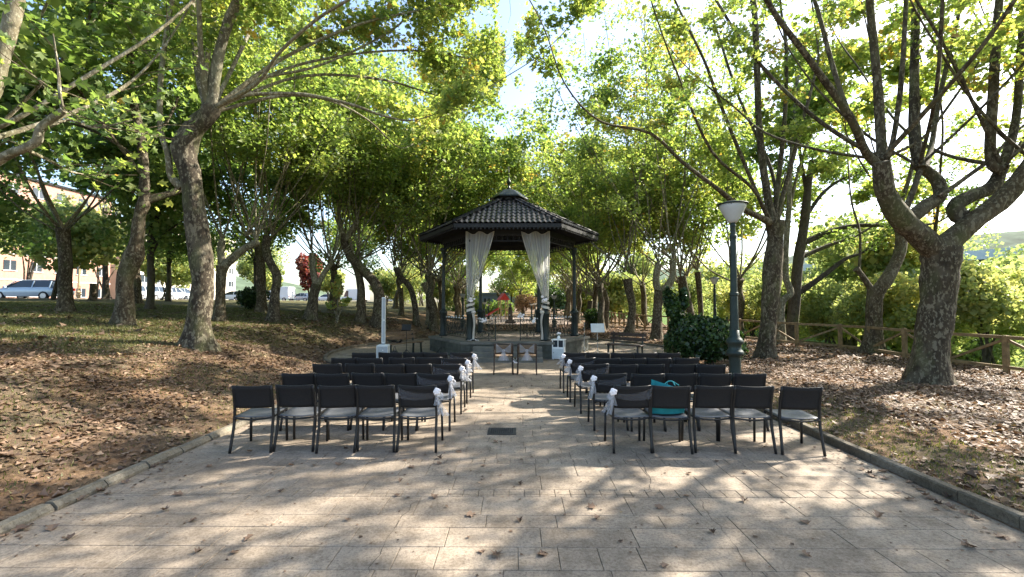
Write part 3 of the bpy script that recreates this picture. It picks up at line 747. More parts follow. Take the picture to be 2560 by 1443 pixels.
mid_tree('plane tree hiding behind the crooked one, arm stretched sideways', [(548, 802, 34), (551, 735, 27), (553, 690, 27), (556, 665, 34)], [(640, 605), (556, 600), (615, 590)], 41, 8500, mat='leaf_yellow',
         forks=[[(556, 670, 26), (602, 628, 22), (645, 605, 20)], [(556, 670, 24), (552, 630, 20), (556, 600, 20)]], tint=(0, .6), L=7)
mid_tree('S-shaped plane tree on the bank near the low dark bush', [(683, 804, 34), (688, 735, 26), (692, 690, 25), (675, 655, 23), (665, 622, 22), (668, 590, 24)], [(664, 585), (680, 588)], 42, 8000, mat='leaf_yellow', tint=(0, .7), L=7)
mid_tree('plane tree on the bank splitting in two at head height', [(777, 800, 38), (783, 747, 27), (792, 710, 28)], [(780, 630), (830, 655)], 43, 8000, mat='leaf_yellow',
         forks=[[(791, 715, 22), (782, 672, 18), (782, 632, 18)], [(793, 715, 20), (809, 685, 16), (830, 655, 15)]], tint=(0, .6), L=7)
mid_tree('plain plane tree half hidden by the strongly leaning one', [(902, 804, 32), (904, 747, 22), (899, 697, 21), (890, 660, 22)], [(888, 655), (900, 650)], 44, 7000, mat='leaf_yellow', tint=(0, .7))
mid_tree('plane tree leaning strongly away from the walk, behind the grey loudspeaker', [(947, 815, 44), (950, 760, 34), (939, 712, 30), (904, 672, 26), (877, 642, 24), (862, 610, 22), (862, 585, 22)], [(850, 575), (893, 550)], 45, 9500, mat='leaf_yellow',
         forks=[[(864, 600, 20), (880, 575, 17), (895, 550, 16)], [(862, 595, 15), (850, 560, 13), (845, 500, 10)]], L=6.8)
mid_tree('plane tree with a dog-leg trunk beyond the loudspeaker', [(1041, 815, 24), (1038, 770, 18), (1026, 720, 17), (1000, 692, 16), (990, 670, 18)], [(986, 665), (1004, 668)], 46, 6500)
mid_tree('pale upright plane tree against the bandstand column', [(1074, 815, 24), (1073, 770, 18), (1070, 735, 17), (1060, 707, 17)], [(1054, 695), (1072, 690)], 47, 6500, bark='bark_pale')
mid_tree('distant plane tree between two nearer trunks on the bank', [(1004, 790, 16), (1004, 760, 13), (1002, 720, 13)], [(1000, 712)], 48, 4500)
mid_tree('dark straight plane tree high on the lawn', [(266, 748, 18), (264, 690, 13), (262, 600, 12), (262, 520, 12)], [(262, 510), (263, 560)], 49, 8000, bark='bark_dark', mat='leaf_dark', nsh=6, L=6.5, sp=1.1)
mid_tree('slim dark plane tree on the lawn behind the elbowed one', [(300, 738, 11), (298, 690, 9), (297, 600, 9)], [(297, 560)], 50, 6000, bark='bark_dark', mat='leaf_dark', nsh=6, sp=1.1)

# ---- the rest of the rows: three patterns copied along the avenue
def pattern_tree(seed, H, n_leaf, leaf, mat, label, lean):
    rg = np.random.default_rng(seed)
    t = np.array([(0, 0, -.1), (lean * .1, .05, 1.0), (lean * .45, -.05, 1.9), (lean * .3, .05, 2.6), (lean * .7, 0, 3.2)])
    L = shoots(rg, t[-1], 5, H - 3.2, .9, .06) + shoots(rg, t[3] + np.array([-.3 * lean, .2, .4]), 4, (H - 3.6) * .9, 1.5, .05)
    return make_tree('plane_tree', label, (t, np.array([.29, .21, .20, .19, .22])), L, seed, n_leaf=n_leaf, leaf=leaf, mat=mat, shape=LEAF_FAR, base=(0, 0, 0),
                     twig_n=12, sides=9, seg=3, group=LG, jit=.3, tint=(0, .8), t0=.32, droop=.03, limb_bark='bark_pale')
PT = [pattern_tree(201, 16, 16000, .18, 'leaf', 'x', .8), pattern_tree(202, 15.0, 16000, .18, 'leaf_yellow', 'x', -.7), pattern_tree(203, 16.5, 16000, .18, 'leaf', 'x', .5), pattern_tree(204, 13.5, 12000, .22, 'leaf_dark', 'x', -.3)]
CM = child_map()
used = set()
def place_tree(k, x, y, label, rz, s=1.0, group=LG):
    o = PT[k] if k not in used else copy_tree(PT[k], CM); used.add(k)
    o.location = (x, y, gz(x, y)); o.rotation_euler = (0, 0, rz); o.scale = (s, s, s); o['label'] = label; o['group'] = group
    return o
AV = [  # avenue beyond the bandstand, both sides, then the second rows
    (0, -5.6, 31.5, 'avenue tree on the bank side, first beyond the bandstand'), (1, -6.0, 36.5, 'avenue tree on the bank side, second beyond the bandstand'),
    (2, -5.4, 41.5, 'avenue tree on the bank side, third beyond the bandstand'), (0, -5.8, 47, 'avenue tree on the bank side, fourth beyond the bandstand'),
    (1, -6.4, 54, 'avenue tree on the bank side, fifth beyond the bandstand'), (2, -6.0, 62, 'avenue tree on the bank side, farthest seen'),
    (1, 5.6, 33, 'avenue tree on the river side, first beyond the bandstand'), (2, 5.2, 38.5, 'avenue tree on the river side, second beyond the bandstand'),
    (0, 5.6, 44, 'avenue tree on the river side, third beyond the bandstand'), (1, 5.8, 50.5, 'avenue tree on the river side, fourth beyond the bandstand'),
    (2, 6.4, 58, 'avenue tree on the river side, fifth beyond the bandstand'), (1, 1.0, 68, 'yellow-green tree closing the view behind the playground'),
    (0, -2.5, 74, 'green tree closing the view behind the monument'), (1, 5.0, 72, 'yellow tree closing the view beside the far lamp'),
    (0, -5.0, 27.2, 'avenue tree on the bank side, right behind the bandstand'), (2, 5.2, 27.6, 'avenue tree on the river side, right behind the bandstand'),
    (3, -13.5, 24, 'shady tree on the lawn beyond the low dark bush'), (2, -12.2, 30, 'lawn tree in the second row, beyond the two-stemmed one'),
    (3, -17.5, 17.5, 'dark tree high on the lawn near the parked silver car'), (0, -15, 38, 'lawn tree in the second row, before the white van'),
    (3, -22, 26, 'dark tree at the top of the lawn before the parked row'), (3, -14.5, 10.5, 'dark low-hanging tree at the picture edge on the lawn'),
    (0, -12.5, 47, 'lawn tree in the second row, far along the park'),
    (2, 11.0, 30, 'tree by the far stretch of fence'), (0, 10.5, 37, 'tree by the fence near the far lamp'), (1, 12.5, 25.5, 'yellow tree overhanging the fence beyond the dark leaning one')]
for i, (k, x, y, lb) in enumerate(AV):
    place_tree(k, x, y, lb, rng.uniform(0, 6.28), rng.uniform(.92, 1.1))
# the avenue runs on behind the viewer; these stand out of sight but shade the walk; the last is added to shade the foreground
for q, (x, y, lb) in enumerate(((9.4, 3.4, 'plane tree just out of view beside the walk, next to the big forked one'), (9.6, -2.2, 'plane tree behind the viewer on the fence side'), (11.6, 6.9, 'plane tree added out of view near the fence to shade the foreground'))):
    rg = np.random.default_rng(260 + q); b = np.array([x, y, gz(x, y)])
    t = b + np.array([(0, 0, -.1), (.1, 0, 1.2), (-.1, .1, 2.4), (0, 0, 3.4)])
    make_tree('plane_tree', lb, (t, np.array([.36, .28, .27, .3])), shoots(rg, t[-1], 5, 9, .8, .09), 262 + q, n_leaf=3600, leaf=.13, shape=LEAF_MID, jit=.15, twig_n=6, mat='leaf', base=b, group=LG, t0=.35, keep=lambda p: p[:, 2] > 6.0)

for q, (x, y, lb) in enumerate(((16.0, 12.0, 'leafy tree rising from the bank behind the big forked plane tree'), (16.8, 18.5, 'leafy tree rising from the bank behind the stout fence tree'), (17.5, 5.5, 'leafy tree added out of view beyond the fence to shade the bank'))):  # trees added to thicken the canopy and shade the bank, the last unseen
    rg = np.random.default_rng(280 + q); b = np.array([x, y, gz(x, y)])
    t = b + np.array([(0, 0, -.1), (.2, 0, 1.6), (.0, .1, 3.2), (.2, 0, 5.0)])
    make_tree('plane_tree', lb, (t, np.array([.22, .17, .15, .14])), shoots(rg, t[-1], 6, 8.5, 1.1, .06), 282 + q, n_leaf=5000, leaf=.13, shape=LEAF_MID, jit=.16, twig_n=7, mat='leaf_yellow', base=b, group=LG, t0=.12, tint=(.1, .95), sides=9)

# ---- trees and thickets beyond the fence, on the river bank
def leaf_ball(rg, lumps, n):
    """points in the outer shell of several lumps"""
    w = np.array([l[3] * l[4] for l in lumps]); idx = rg.choice(len(lumps), n, p=w / w.sum()); L = np.array(lumps)[idx]
    v = rg.normal(0, 1, (n, 3)); v /= np.linalg.norm(v, axis=1)[:, None]
    rr = rg.uniform(.35, 1.0, n) ** .5 * (1 + .12 * np.sin(v[:, 0] * 9) * np.sin(v[:, 1] * 8 + v[:, 2] * 7))
    return L[:, :3] + v * rr[:, None] * np.stack([L[:, 3], L[:, 3], L[:, 4]], -1), v, idx
def shrub(name, label, x, y, w, h, seed, n, leaf=.14, mat='leaf_bank', cat='shrub', group=None, tint=(0, 1), stem=True, lumps=None, z=None, part='foliage', shape=LEAF_FAR, barkm='bark_dark', stem_h=.5):
    rg = np.random.default_rng(seed); b = Vector((x, y, gz(x, y) if z is None else z)); root = empty(name, b, label=label, cat=cat, group=group)
    if lumps is None:
        lumps = []
        for i in range(9):
            a = rg.uniform(0, 6.28); d = rg.uniform(.1, .62) * w / 2; r_ = rg.uniform(.3, .45) * w / 2 * 1.15; hz = rg.uniform(.28, .8) * h
            lumps.append((d * math.cos(a), d * math.sin(a), hz, r_, min(r_ * .9, hz * .95, max(.1, (h - hz)) * 1.3 + .1)))
    P, v, idx = leaf_ball(rg, lumps, n); P[:, 2] = np.maximum(P[:, 2], .05)
    cl = rg.normal(0, .15, len(lumps))
    hue = np.clip(rg.uniform(*tint, n) + cl[idx], 0, 1)
    me = leaf_mesh(part, P, leaf, rg, shape, mat, hue, up=.45, curl=.2, normals=v); TRI[0] += len(me.polygons)
    tag(mobj(part, me, root), kind='stuff')
    if stem:
        mb = MB()
        for i in range(5):
            l = lumps[i % len(lumps)]; top = np.array(l[:3]); mb.tube(catmull([(rg.normal(0, .08 * w / 2), rg.normal(0, .08 * w / 2), -.1), top * np.array([.3, .3, .5]), top], 3), np.linspace(.012 + .012 * h, .008, 7), 5)
        mb.build('stems', barkm, root)
    return root
BG = 'thickets on the river bank'
SH = [(15.5, 8.5, 4.2, 2.3, 'pale thicket on the bank at the picture edge'), (17.5, 13, 4.5, 3.9, 'yellowish thicket behind the fence beside the big forked tree'),
      (16, 17.0, 4.0, 3.6, 'thicket seen under the fork of the stout fence tree'), (19, 20.5, 5, 5.0, 'green thicket behind the dark leaning tree'),
      (15.5, 22.5, 4, 3.6, 'low thicket beyond the fence near the dark leaning tree'), (14.5, 28, 4.6, 4.2, 'thicket beyond the fence behind the street lamp'),
      (12.5, 34, 4.6, 4.0, 'thicket behind the far stretch of fence'), (12, 42, 5, 4.4, 'thicket at the end of the fence'), (22, 15.5, 5, 4.7, 'tall pale thicket below the long building'),
      (24, 24, 6, 6.4, 'tall blue-green thicket down by the river'), (18.5, 32, 6, 6.6, 'tall thicket down the bank beyond the small lamp'), (21.5, 9.5, 5, 4.2, 'broad pale thicket low on the bank at the picture edge'), (15.2, 11.2, 3.4, 2.9, 'pale thicket right behind the fence at the big forked trunk'), (15.0, 14.6, 3.4, 3.6, 'bright thicket behind the fence between the forked and the stout tree'),
      (15.2, 19.4, 3.6, 3.4, 'bright thicket behind the fence beyond the stout tree'), (14.0, 25.2, 3.6, 3.4, 'thicket tight behind the bend of the fence'), (18.5, 25.8, 5, 5.2, 'tall green thicket behind the bend of the fence'), (17.5, 38, 6, 6, 'tall thicket behind the end of the fence')]
for i, (x, y, w, h, lb) in enumerate(SH):
    zz = gz(x, y); shrub('thicket', lb, x, y, w, h, 300 + i, 7000, .14, 'leaf_bank', 'thicket', BG, tint=(.1 + .1 * (i % 3), .7 + .15 * (i % 3)))
for i, (x, y, w, h, lb) in enumerate([(31, 22, 8, 6.5, 'broad bank tree below the long building'), (27, 34, 9, 10.5, 'round bank tree behind the straight slim plane tree'), (20, 46, 9, 10, 'bank tree far down the river side'), (38, 48, 10, 9, 'far bank tree beside the long building'), (33, 10, 7, 4.6, 'bank tree near the end of the long building'), (27, 27, 7, 8.5, 'leafy bank tree left of the stout fence tree'), (24, 40, 8, 9, 'leafy bank tree behind the small lamp'), (30, 62, 12, 12, 'tall bank tree at the far bend of the river'), (16, 58, 9, 10, 'bank tree beyond the end of the fence'), (22, 30, 8, 11.5, 'tall bank tree seen past the dark leaning trunk'), (28, 40, 9, 12.5, 'tall bank tree deeper behind the dark leaning trunk'), (19, 23, 6, 8.2, 'bank tree behind the dark leaning trunk'), (36, 36, 9, 9, 'bank tree at the foot of the long building'), (62, 40, 16, 16, 'great tree behind the long building'), (70, 24, 16, 16, 'great tree behind the near end of the long building'), (56, 62, 16, 16, 'great tree behind the far end of the long building')]):
    shrub('bank_tree', lb, x, y, w, h, 340 + i, 8000, .26, 'leaf_bank', 'tree', 'trees down the river bank', tint=(0, .8), part='crown')

# ---- trees and bushes along the street above the lawn
for i, (x, y, w, h, lb, mt) in enumerate([(-29, 28.5, 6.5, 6.2, 'pale street tree above the parked silver car', 'leaf_bank'), (-31, 40, 5.5, 4.8, 'light green street tree beside the yellow lamp', 'leaf_bank'), (-30, 54, 5.5, 5.2, 'light green street tree before the parked row', 'leaf_bank'),
      (-46, 62, 7, 7, 'street tree on the far pavement', 'leaf_bank'), (-27.5, 60, 3.0, 6.4, 'red-leaved plum tree by the street', 'leaf_red'), (-31, 75, 6, 6, 'bright green street tree above the white van', 'leaf_bank'), (-48, 44, 8, 10, 'far pavement tree before the brick block', 'leaf_bank'), (-49, 53, 9, 12, 'tall far pavement tree before the brick block', 'leaf_bank'), (-50, 72, 10, 12, 'tall far pavement tree before the cream block', 'leaf_bank'), (-47, 36, 9, 9, 'far pavement tree behind the silver car', 'leaf_bank'), (-48, 28, 9, 9.5, 'far pavement tree at the picture edge behind the silver car', 'leaf_bank'), (-49, 86, 10, 11, 'tall tree along the far end of the street', 'leaf_bank'),
      (-27, 92, 7, 7, 'street tree far along the road', 'leaf_bank'), (-20, 70, 5, 5.5, 'green tree at the far end of the lawn', 'leaf_bank')]):
    shrub('street_tree', lb, x, y, w, h, 360 + i, 4200, .30, mt, 'tree', 'small trees along the street', tint=(0, .9), part='crown',
          lumps=[(rng.uniform(-.25, .25) * w, rng.uniform(-.25, .25) * w, h * rng.uniform(.42, .85), w * .27, h * .2) for _ in range(8)])
b = on_ground(632, 775); shrub('bush', 'low dark bush on the lawn near the S-shaped plane tree', b.x, b.y, 1.9, 1.25, 380, 3000, .10, 'leaf_shrub', 'bush')
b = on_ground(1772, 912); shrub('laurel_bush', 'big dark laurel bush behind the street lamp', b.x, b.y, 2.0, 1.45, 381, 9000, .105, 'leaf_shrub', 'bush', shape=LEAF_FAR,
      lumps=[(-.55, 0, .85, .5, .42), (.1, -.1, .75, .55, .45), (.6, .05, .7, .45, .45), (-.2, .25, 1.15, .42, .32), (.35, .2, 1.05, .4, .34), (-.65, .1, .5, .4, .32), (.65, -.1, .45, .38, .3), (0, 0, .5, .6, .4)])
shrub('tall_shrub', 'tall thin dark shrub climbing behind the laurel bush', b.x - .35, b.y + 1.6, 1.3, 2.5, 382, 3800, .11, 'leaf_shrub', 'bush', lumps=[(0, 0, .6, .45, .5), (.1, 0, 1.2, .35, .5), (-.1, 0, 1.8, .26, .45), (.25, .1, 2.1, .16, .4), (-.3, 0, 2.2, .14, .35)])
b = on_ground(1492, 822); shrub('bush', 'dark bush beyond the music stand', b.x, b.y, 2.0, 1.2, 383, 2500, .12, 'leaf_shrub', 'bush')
b = on_ground(843, 808); shrub('sapling', 'young leafy sapling on the bank before the leaning trunk', b.x, b.y, 1.0, 2.2, 384, 420, .15, 'leaf_yellow', 'sapling', shape=LEAF_MID,
      lumps=[(0, 0, 1.7, .28, .5), (.35, 0, 1.0, .25, .2), (-.3, 0, .9, .25, .2), (.5, .1, 1.15, .2, .15), (0, .1, 2.1, .18, .3)], barkm='bark_pale')
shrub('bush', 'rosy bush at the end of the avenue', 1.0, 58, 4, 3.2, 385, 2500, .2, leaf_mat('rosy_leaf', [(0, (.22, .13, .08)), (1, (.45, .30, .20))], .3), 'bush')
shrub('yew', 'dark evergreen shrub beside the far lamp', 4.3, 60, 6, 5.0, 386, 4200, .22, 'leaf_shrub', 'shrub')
shrub('hedge', 'dark hedge behind the playground', -5.0, 63, 9, 2.2, 387, 4200, .2, 'leaf_dark', 'hedge', lumps=[(-4 + i, 0, 1.0, .9, 1.1) for i in range(9)])

# lime trees with low full crowns on the upper lawn, and the growth that closes the view
for i, (x, y, w, h, lb) in enumerate([(-17.5, 21.5, 8, 9.5, 'full dark lime tree on the lawn before the parked row'), (-23, 19, 8, 9, 'full dark lime tree beside the sawn-off trunk'), (-25.5, 33, 8, 9.5, 'full dark lime tree above the parked row'),
      (-19.5, 12.3, 8, 9, 'full dark lime tree low over the lawn at the picture edge'), (-18.5, 32, 8, 10, 'full dark lime tree behind the arm-stretching plane tree'), (-15, 43, 8, 10, 'full dark lime tree near the white van'), (-29, 22.5, 8, 8.5, 'full dark lime tree hiding the brick block')]):
    lp_ = []
    rgl = np.random.default_rng(700 + i)
    for k_ in range(14):
        a_ = rgl.uniform(0, 6.28); d_ = rgl.uniform(0, .42) * w; lp_.append((d_ * math.cos(a_), d_ * math.sin(a_), rgl.uniform(.36, .85) * h, w * rgl.uniform(.14, .22), h * rgl.uniform(.08, .13)))
    shrub('lime_tree', lb, x, y, w, h, 400 + i, 6000, .18, 'leaf_dark', 'tree', 'lime trees on the lawn', part='crown', lumps=lp_, stem=False)
    r_ = [o_ for o_ in bpy.data.objects if o_.get('label') == lb][0]
    mb = MB(); tube_mesh(mb, np.array([(0, 0, -.15), (.05, 0, 1.5), (-.05, .05, 3.0), (.1, 0, h * .7)]), np.array([.2, .15, .13, .05]), rgl, 4, 9, .06, .5); mb.build('trunk', 'bark_dark', r_, True)
    for k_ in range(9):
        l_ = lp_[k_]; mb = MB(); tube_mesh(mb, np.array([(0, 0, 2.2 + .3 * k_), (l_[0] * .5, l_[1] * .5, (2.2 + .3 * k_ + l_[2]) / 2 + .3), l_[:3]]), np.array([.06, .04, .015]), rgl, 3, 6, .05); mb.build('limb', 'bark_dark', r_, True)
for i, (x, y, w, h, mt, lb) in enumerate([(-9, 70, 10, 8, 'leaf_yellow', 'broad yellow-green tree closing the view on the bank side'), (10, 74, 10, 9, 'leaf_bank', 'broad pale tree closing the view on the river side'), (-1, 82, 11, 10, 'leaf_yellow', 'broad yellow tree closing the view in the middle'),
      (-17, 82, 11, 9, 'leaf_bank', 'broad green tree closing the view by the street'), (5, 92, 12, 12, 'leaf_dark', 'dark tree closing the view behind the yellow one'), (19, 72, 10, 9, 'leaf_bank', 'broad tree closing the view by the river bend'), (11.5, 50, 6, 5.5, 'leaf_bank', 'bright bush behind the last trees of the river-side row'), (13, 62, 8, 6.5, 'leaf_bank', 'bright bush farther behind the river-side row'), (-22, 88, 10, 7, 'leaf_bank', 'bright bush at the far end of the street'), (9.8, 66, 6, 6, 'leaf_bank', 'bright bush seen past the bandstand eave on the river side'), (-10, 60, 6, 4.5, 'leaf_bank', 'bright bush seen past the bandstand eave on the bank side')]):
    shrub('broadleaf_tree', lb, x, y, w, h, 420 + i, 7000, .30, mt, 'tree', 'trees closing the view', part='crown')

# ================================================================== bandstand
PZ = .57
gaz = empty('bandstand', (GX, GY, 0), label='six-sided bandstand with black tiled roof on a stone platform', cat='bandstand')
def hexp(r, k, z=None):
    a = R(60 * k); p = (r * math.cos(a), r * math.sin(a)); return p if z is None else (p[0], p[1], z)
HP = 3.1
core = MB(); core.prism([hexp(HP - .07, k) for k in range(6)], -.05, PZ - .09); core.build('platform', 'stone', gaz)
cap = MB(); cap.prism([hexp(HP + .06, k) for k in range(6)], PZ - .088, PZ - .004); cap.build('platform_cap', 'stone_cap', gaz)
fl = MB(); fl.prism([hexp(HP - .25, k) for k in range(6)], PZ - .02, PZ); fl.build('platform_floor', 'floor', gaz)
blk = MB().box((0, 0, 0), (.598, .1, .228), bev=.0).mesh('stone_block', 'stone')
for k in (2, 3, 4, 5):                               # faces towards the viewer and their neighbours
    a, b_ = Vector(hexp(HP, k, 0)), Vector(hexp(HP, k + 1, 0)); d = (b_ - a).normalized(); L = (b_ - a).length
    ang = math.atan2(d.y, d.x); nrm = Vector((d.y, -d.x, 0))
    for c in range(2):
        n = 5; w = L / n
        for i in range(n + (c % 2)):
            u0 = max(0, (i - .5 * (c % 2)) * w); u1 = min(L, (i + 1 - .5 * (c % 2)) * w)
            if u1 - u0 < .1: continue
            p = a + d * (u0 + u1) / 2 - nrm * (.05 - rng.uniform(0, .008))
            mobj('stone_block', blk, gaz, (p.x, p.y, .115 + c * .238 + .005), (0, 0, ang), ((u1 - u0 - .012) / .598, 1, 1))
st = empty('steps', (0, 0, 0)); st.parent = gaz
for i in range(3):
    z1 = PZ - .145 * (i + 1) + .0; y = -HP * .866 - .29 * (i + .5)
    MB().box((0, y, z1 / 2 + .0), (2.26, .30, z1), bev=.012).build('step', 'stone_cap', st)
# columns
col_prof = [(.17, 0), (.17, .06), (.145, .09), (.135, .12), (.135, .86), (.155, .90), (.16, .95), (.12, 1.0), (.085, 1.04), (.075, 1.10), (.066, 2.2), (.06, 3.2), (.075, 3.24), (.11, 3.32), (.13, 3.40), (.13, 3.46)]
cm = MB().lathe(col_prof, (0, 0, 0), 12).mesh('column', 'iron', True)
RC = 2.57
for k in range(6):
    o = mobj('column', cm, gaz, hexp(RC, k, PZ))
    a = R(60 * k)
    for s in (1, -1):                                # curled brackets under the beam
        t = a + s * R(120); P = catmull([(RC * math.cos(a) + .07 * math.cos(t), RC * math.sin(a) + .07 * math.sin(t), PZ + 2.9), (RC * math.cos(a) + .18 * math.cos(t), RC * math.sin(a) + .18 * math.sin(t), PZ + 3.25), (RC * math.cos(a) + .6 * math.cos(t), RC * math.sin(a) + .6 * math.sin(t), PZ + 3.6)], 5)
        MB().tube(P, .022, 6).build('bracket', 'iron', gaz)
# ring beam with a pierced valance
for k in range(6):
    a, b_ = Vector(hexp(RC, k, PZ + 3.72)), Vector(hexp(RC, k + 1, PZ + 3.72)); d = (b_ - a).normalized()
    MB().bar(a, b_, .12, .20).build('beam', 'iron_dark', gaz)
    v = MB(); n = 13
    for i in range(n):
        p = a + (b_ - a) * (i + .5) / n + Vector((0, 0, -.2)); v.bar(p + Vector((0, 0, .1)), p - Vector((0, 0, .06)), .05, .02, d)
        v.tube([tuple(p + d * .07 * math.cos(t) + Vector((0, 0, .02 + .07 * math.sin(t)))) for t in np.linspace(0, 6.28, 9)], .009, 4)
    v.bar(a + Vector((0, 0, -.29)), b_ + Vector((0, 0, -.29)), .03, .03)
    v.build('valance', 'iron_dark', gaz)
# roof
RE, ZE, RT, ZT = 3.5, 4.50, .62, 5.80
under = MB()
for k in range(6):
    under.add([hexp(RE - .03, k, ZE - .07), hexp(RE - .03, k + 1, ZE - .07), hexp(RT, k + 1, ZT - .06), hexp(RT, k, ZT - .06)], [(0, 1, 2, 3)])
    under.add([hexp(RE - .03, k, ZE - .11), hexp(RE - .03, k + 1, ZE - .11), hexp(RT, k + 1, ZT - .12), hexp(RT, k, ZT - .12)], [(3, 2, 1, 0)])
roof = under.build('roof', 'iron_dark', gaz)
fas = MB(); dent = MB()
for k in range(6):
    a, b_ = Vector(hexp(RE, k, ZE - .10)), Vector(hexp(RE, k + 1, ZE - .10)); fas.bar(a, b_, .05, .13)
    n = 26
    for i in range(n):
        p = a + (b_ - a) * (i + .5) / n; dent.box((p.x * .992, p.y * .992, p.z - .09), (.05, .05, .06), R(60 * k + 30))
    MB().bar(hexp(RC * .2, k, ZT - .3), hexp(RE - .1, k, ZE - .17), .07, .11).build('rafter', 'iron_dark', roof)
    m_ = (Vector(hexp(RE - .1, k, ZE - .15)) + Vector(hexp(RE - .1, k + 1, ZE - .15))) / 2
    MB().bar((m_.x * .25, m_.y * .25, ZT - .28), m_, .05, .09).build('rafter', 'iron_dark', roof)
fas.build('fascia', 'iron_dark', roof); tag(dent.build('dentils', 'iron_dark', roof), kind='stuff')
PITCH_U, PITCH_V = .172, .345
tw, tl = .186, .385
prof = [(-tw / 2, 0), (-tw * .30, .004), (-tw * .18, .025), (0, .038), (tw * .18, .025), (tw * .30, .004), (tw / 2, .002)]
V = [(x, 0, z + .018) for x, z in prof] + [(x, tl, z) for x, z in prof] + [(x, 0, z + .002) for x, z in prof]; n = 7
Fc = [(i, i + 1, i + 1 + n, i + n) for i in range(n - 1)] + [(i + 2 * n, i + 1 + 2 * n, i + 1, i) for i in range(n - 1)]
tile_me = raw_mesh('tile', V, faces=Fc, mat='tile'); tile_me.polygons.foreach_set('use_smooth', np.ones(len(tile_me.polygons), bool)); tile_me.set_sharp_from_angle(angle=R(50))
hidden = MB(); n_tile = 0
apE, apT = RE * .866 + .04, RT * .866
for k in range(6):
    th = R(60 * k + 30); out = Vector((math.cos(th), math.sin(th), 0)); u = Vector((-math.sin(th), math.cos(th), 0))
    e = out * apE + Vector((0, 0, ZE - .03)); t = out * apT + Vector((0, 0, ZT + .0)); v = (t - e); SL = v.length; v.normalize(); nn = u.cross(v)
    if nn.z < 0: u = -u; nn = u.cross(v)
    j = 0
    while j * PITCH_V < SL - .05:
        ap = apE + (apT - apE) * (j * PITCH_V + .12) / SL; half = ap * math.tan(R(30)); m = int(half / PITCH_U + .35)
        for i in range(-m, m + 1):
            p = e + v * (j * PITCH_V) + u * (i * PITCH_U) + nn * .012
            mat = Matrix((u, v, nn)).transposed().to_4x4(); mat.translation = p
            if k in (3, 4, 5):
                o = mobj('tile', tile_me, roof); o.matrix_local = mat @ Matrix.Rotation(rng.normal(0, .012), 4, 'Z') @ Matrix.Rotation(rng.normal(0, .012), 4, 'X'); n_tile += 1
            else: hidden.add([tuple(mat @ Vector(q)) for q in V], Fc)
        j += 1
tag(hidden.build('back_tiles', 'tile', roof), kind='stuff')
for k in range(6):
    a, b_ = Vector(hexp(RE + .03, k, ZE + .03)), Vector(hexp(RT, k, ZT + .05)); P = []; rr = []
    for i in range(9):
        P += [tuple(a + (b_ - a) * (i / 9)), tuple(a + (b_ - a) * ((i + .97) / 9))]; rr += [.075, .058]
    MB().tube(P, rr, 8).build('hip_ridge', 'tile', roof, True)
# lantern on top
cup = empty('cupola', (0, 0, 0)); cup.parent = gaz
MB().prism([hexp(.60, k) for k in range(6)], ZT - .1, ZT + .16).build('drum', 'iron_dark', cup)
cr = MB(); cr.V = [hexp(.78, k, ZT + .15) for k in range(6)] + [hexp(.75, k, ZT + .20) for k in range(6)] + [hexp(.34, k, ZT + .48) for k in range(6)] + [(0, 0, ZT + .58)]
cr.F = [tuple(range(5, -1, -1))] + [(i + 6 * l, (i + 1) % 6 + 6 * l, (i + 1) % 6 + 6 * l + 6, i + 6 * l + 6) for l in range(2) for i in range(6)] + [(12 + i, 12 + (i + 1) % 6, 18) for i in range(6)]
cr.build('cupola_roof', 'iron', cup)
MB().lathe([(.10, 0), (.06, .06), (.035, .12), (.03, .18), (.075, .23), (.09, .29), (.06, .35), (.03, .39), (.018, .45), (.012, .62), (.004, .95)], (0, 0, ZT + .56), 10).build('finial', 'iron', cup, True)
# railings
def railing(A, B, parent, posts=False):
    A = Vector(A); B = Vector(B); d = B - A; L = d.length; d.normalize(); r_ = empty('railing', A); r_.parent = parent
    X = lambda u, z: tuple(d * u + Vector((0, 0, z)))
    MB().bar(X(0, .70), X(L, .70), .03, .022).build('top_rail', 'iron', r_)
    MB().bar(X(0, .07), X(L, .07), .025, .02).build('bottom_rail', 'iron', r_)
    MB().bar(X(0, .58), X(L, .58), .016, .014).build('middle_rail', 'iron', r_)
    n = max(2, round(L / .24)); w = L / n; bars = MB(); scr = MB()
    for i in range(n + 1):
        bars.tube([X(i * w, .07), X(i * w, .72)], .008, 5)
        if i < n:
            c = (i + .5) * w
            bars.tube([X(c, .2), X(c, .58)], .006, 4)
            for s in (-1, 1):
                scr.tube(catmull([X(c, .1), X(c + s * w * .42, .16), X(c + s * w * .36, .27), X(c + s * w * .12, .25), X(c + s * w * .18, .19)], 4), .006, 4)
                scr.tube(catmull([X(c, .22), X(c + s * w * .2, .38), X(c + s * w * .38, .45), X(c + s * w * .4, .54), X(c + s * w * .2, .53)], 4), .006, 4)
            scr.tube([X(c + .045 * math.cos(t), .64 + .045 * math.sin(t)) for t in np.linspace(0, 6.28, 9)], .005, 4)
    tag(bars.build('bars', 'iron', r_), kind='stuff'); tag(scr.build('scrolls', 'iron', r_), kind='stuff')
    fm = MB().ball((0, 0, 0), .028, 7, 5).mesh('finial', 'white_dull', True)  # pale colour paints in the light caught by the ball finials
    for i in range(n): mobj('finial', fm, r_, X((i + .5) * w, .755))
    if posts: MB().bar(X(L, 0), X(L, .82), .03).build('gate_post', 'iron', r_)
    return r_
RR = RC - .02
for k in (0, 1, 2, 3, 5):
    a, b_ = Vector(hexp(RR, k, PZ)), Vector(hexp(RR, k + 1, PZ)); dd = (b_ - a).normalized(); railing(a + dd * .15, b_ - dd * .15, gaz)
a, b_ = Vector(hexp(RR, 4, PZ)), Vector(hexp(RR, 5, PZ)); dd = (b_ - a).normalized()
railing(a + dd * .15, a + dd * .85, gaz, True); railing(b_ - dd * .15, b_ - dd * .85, gaz, True)

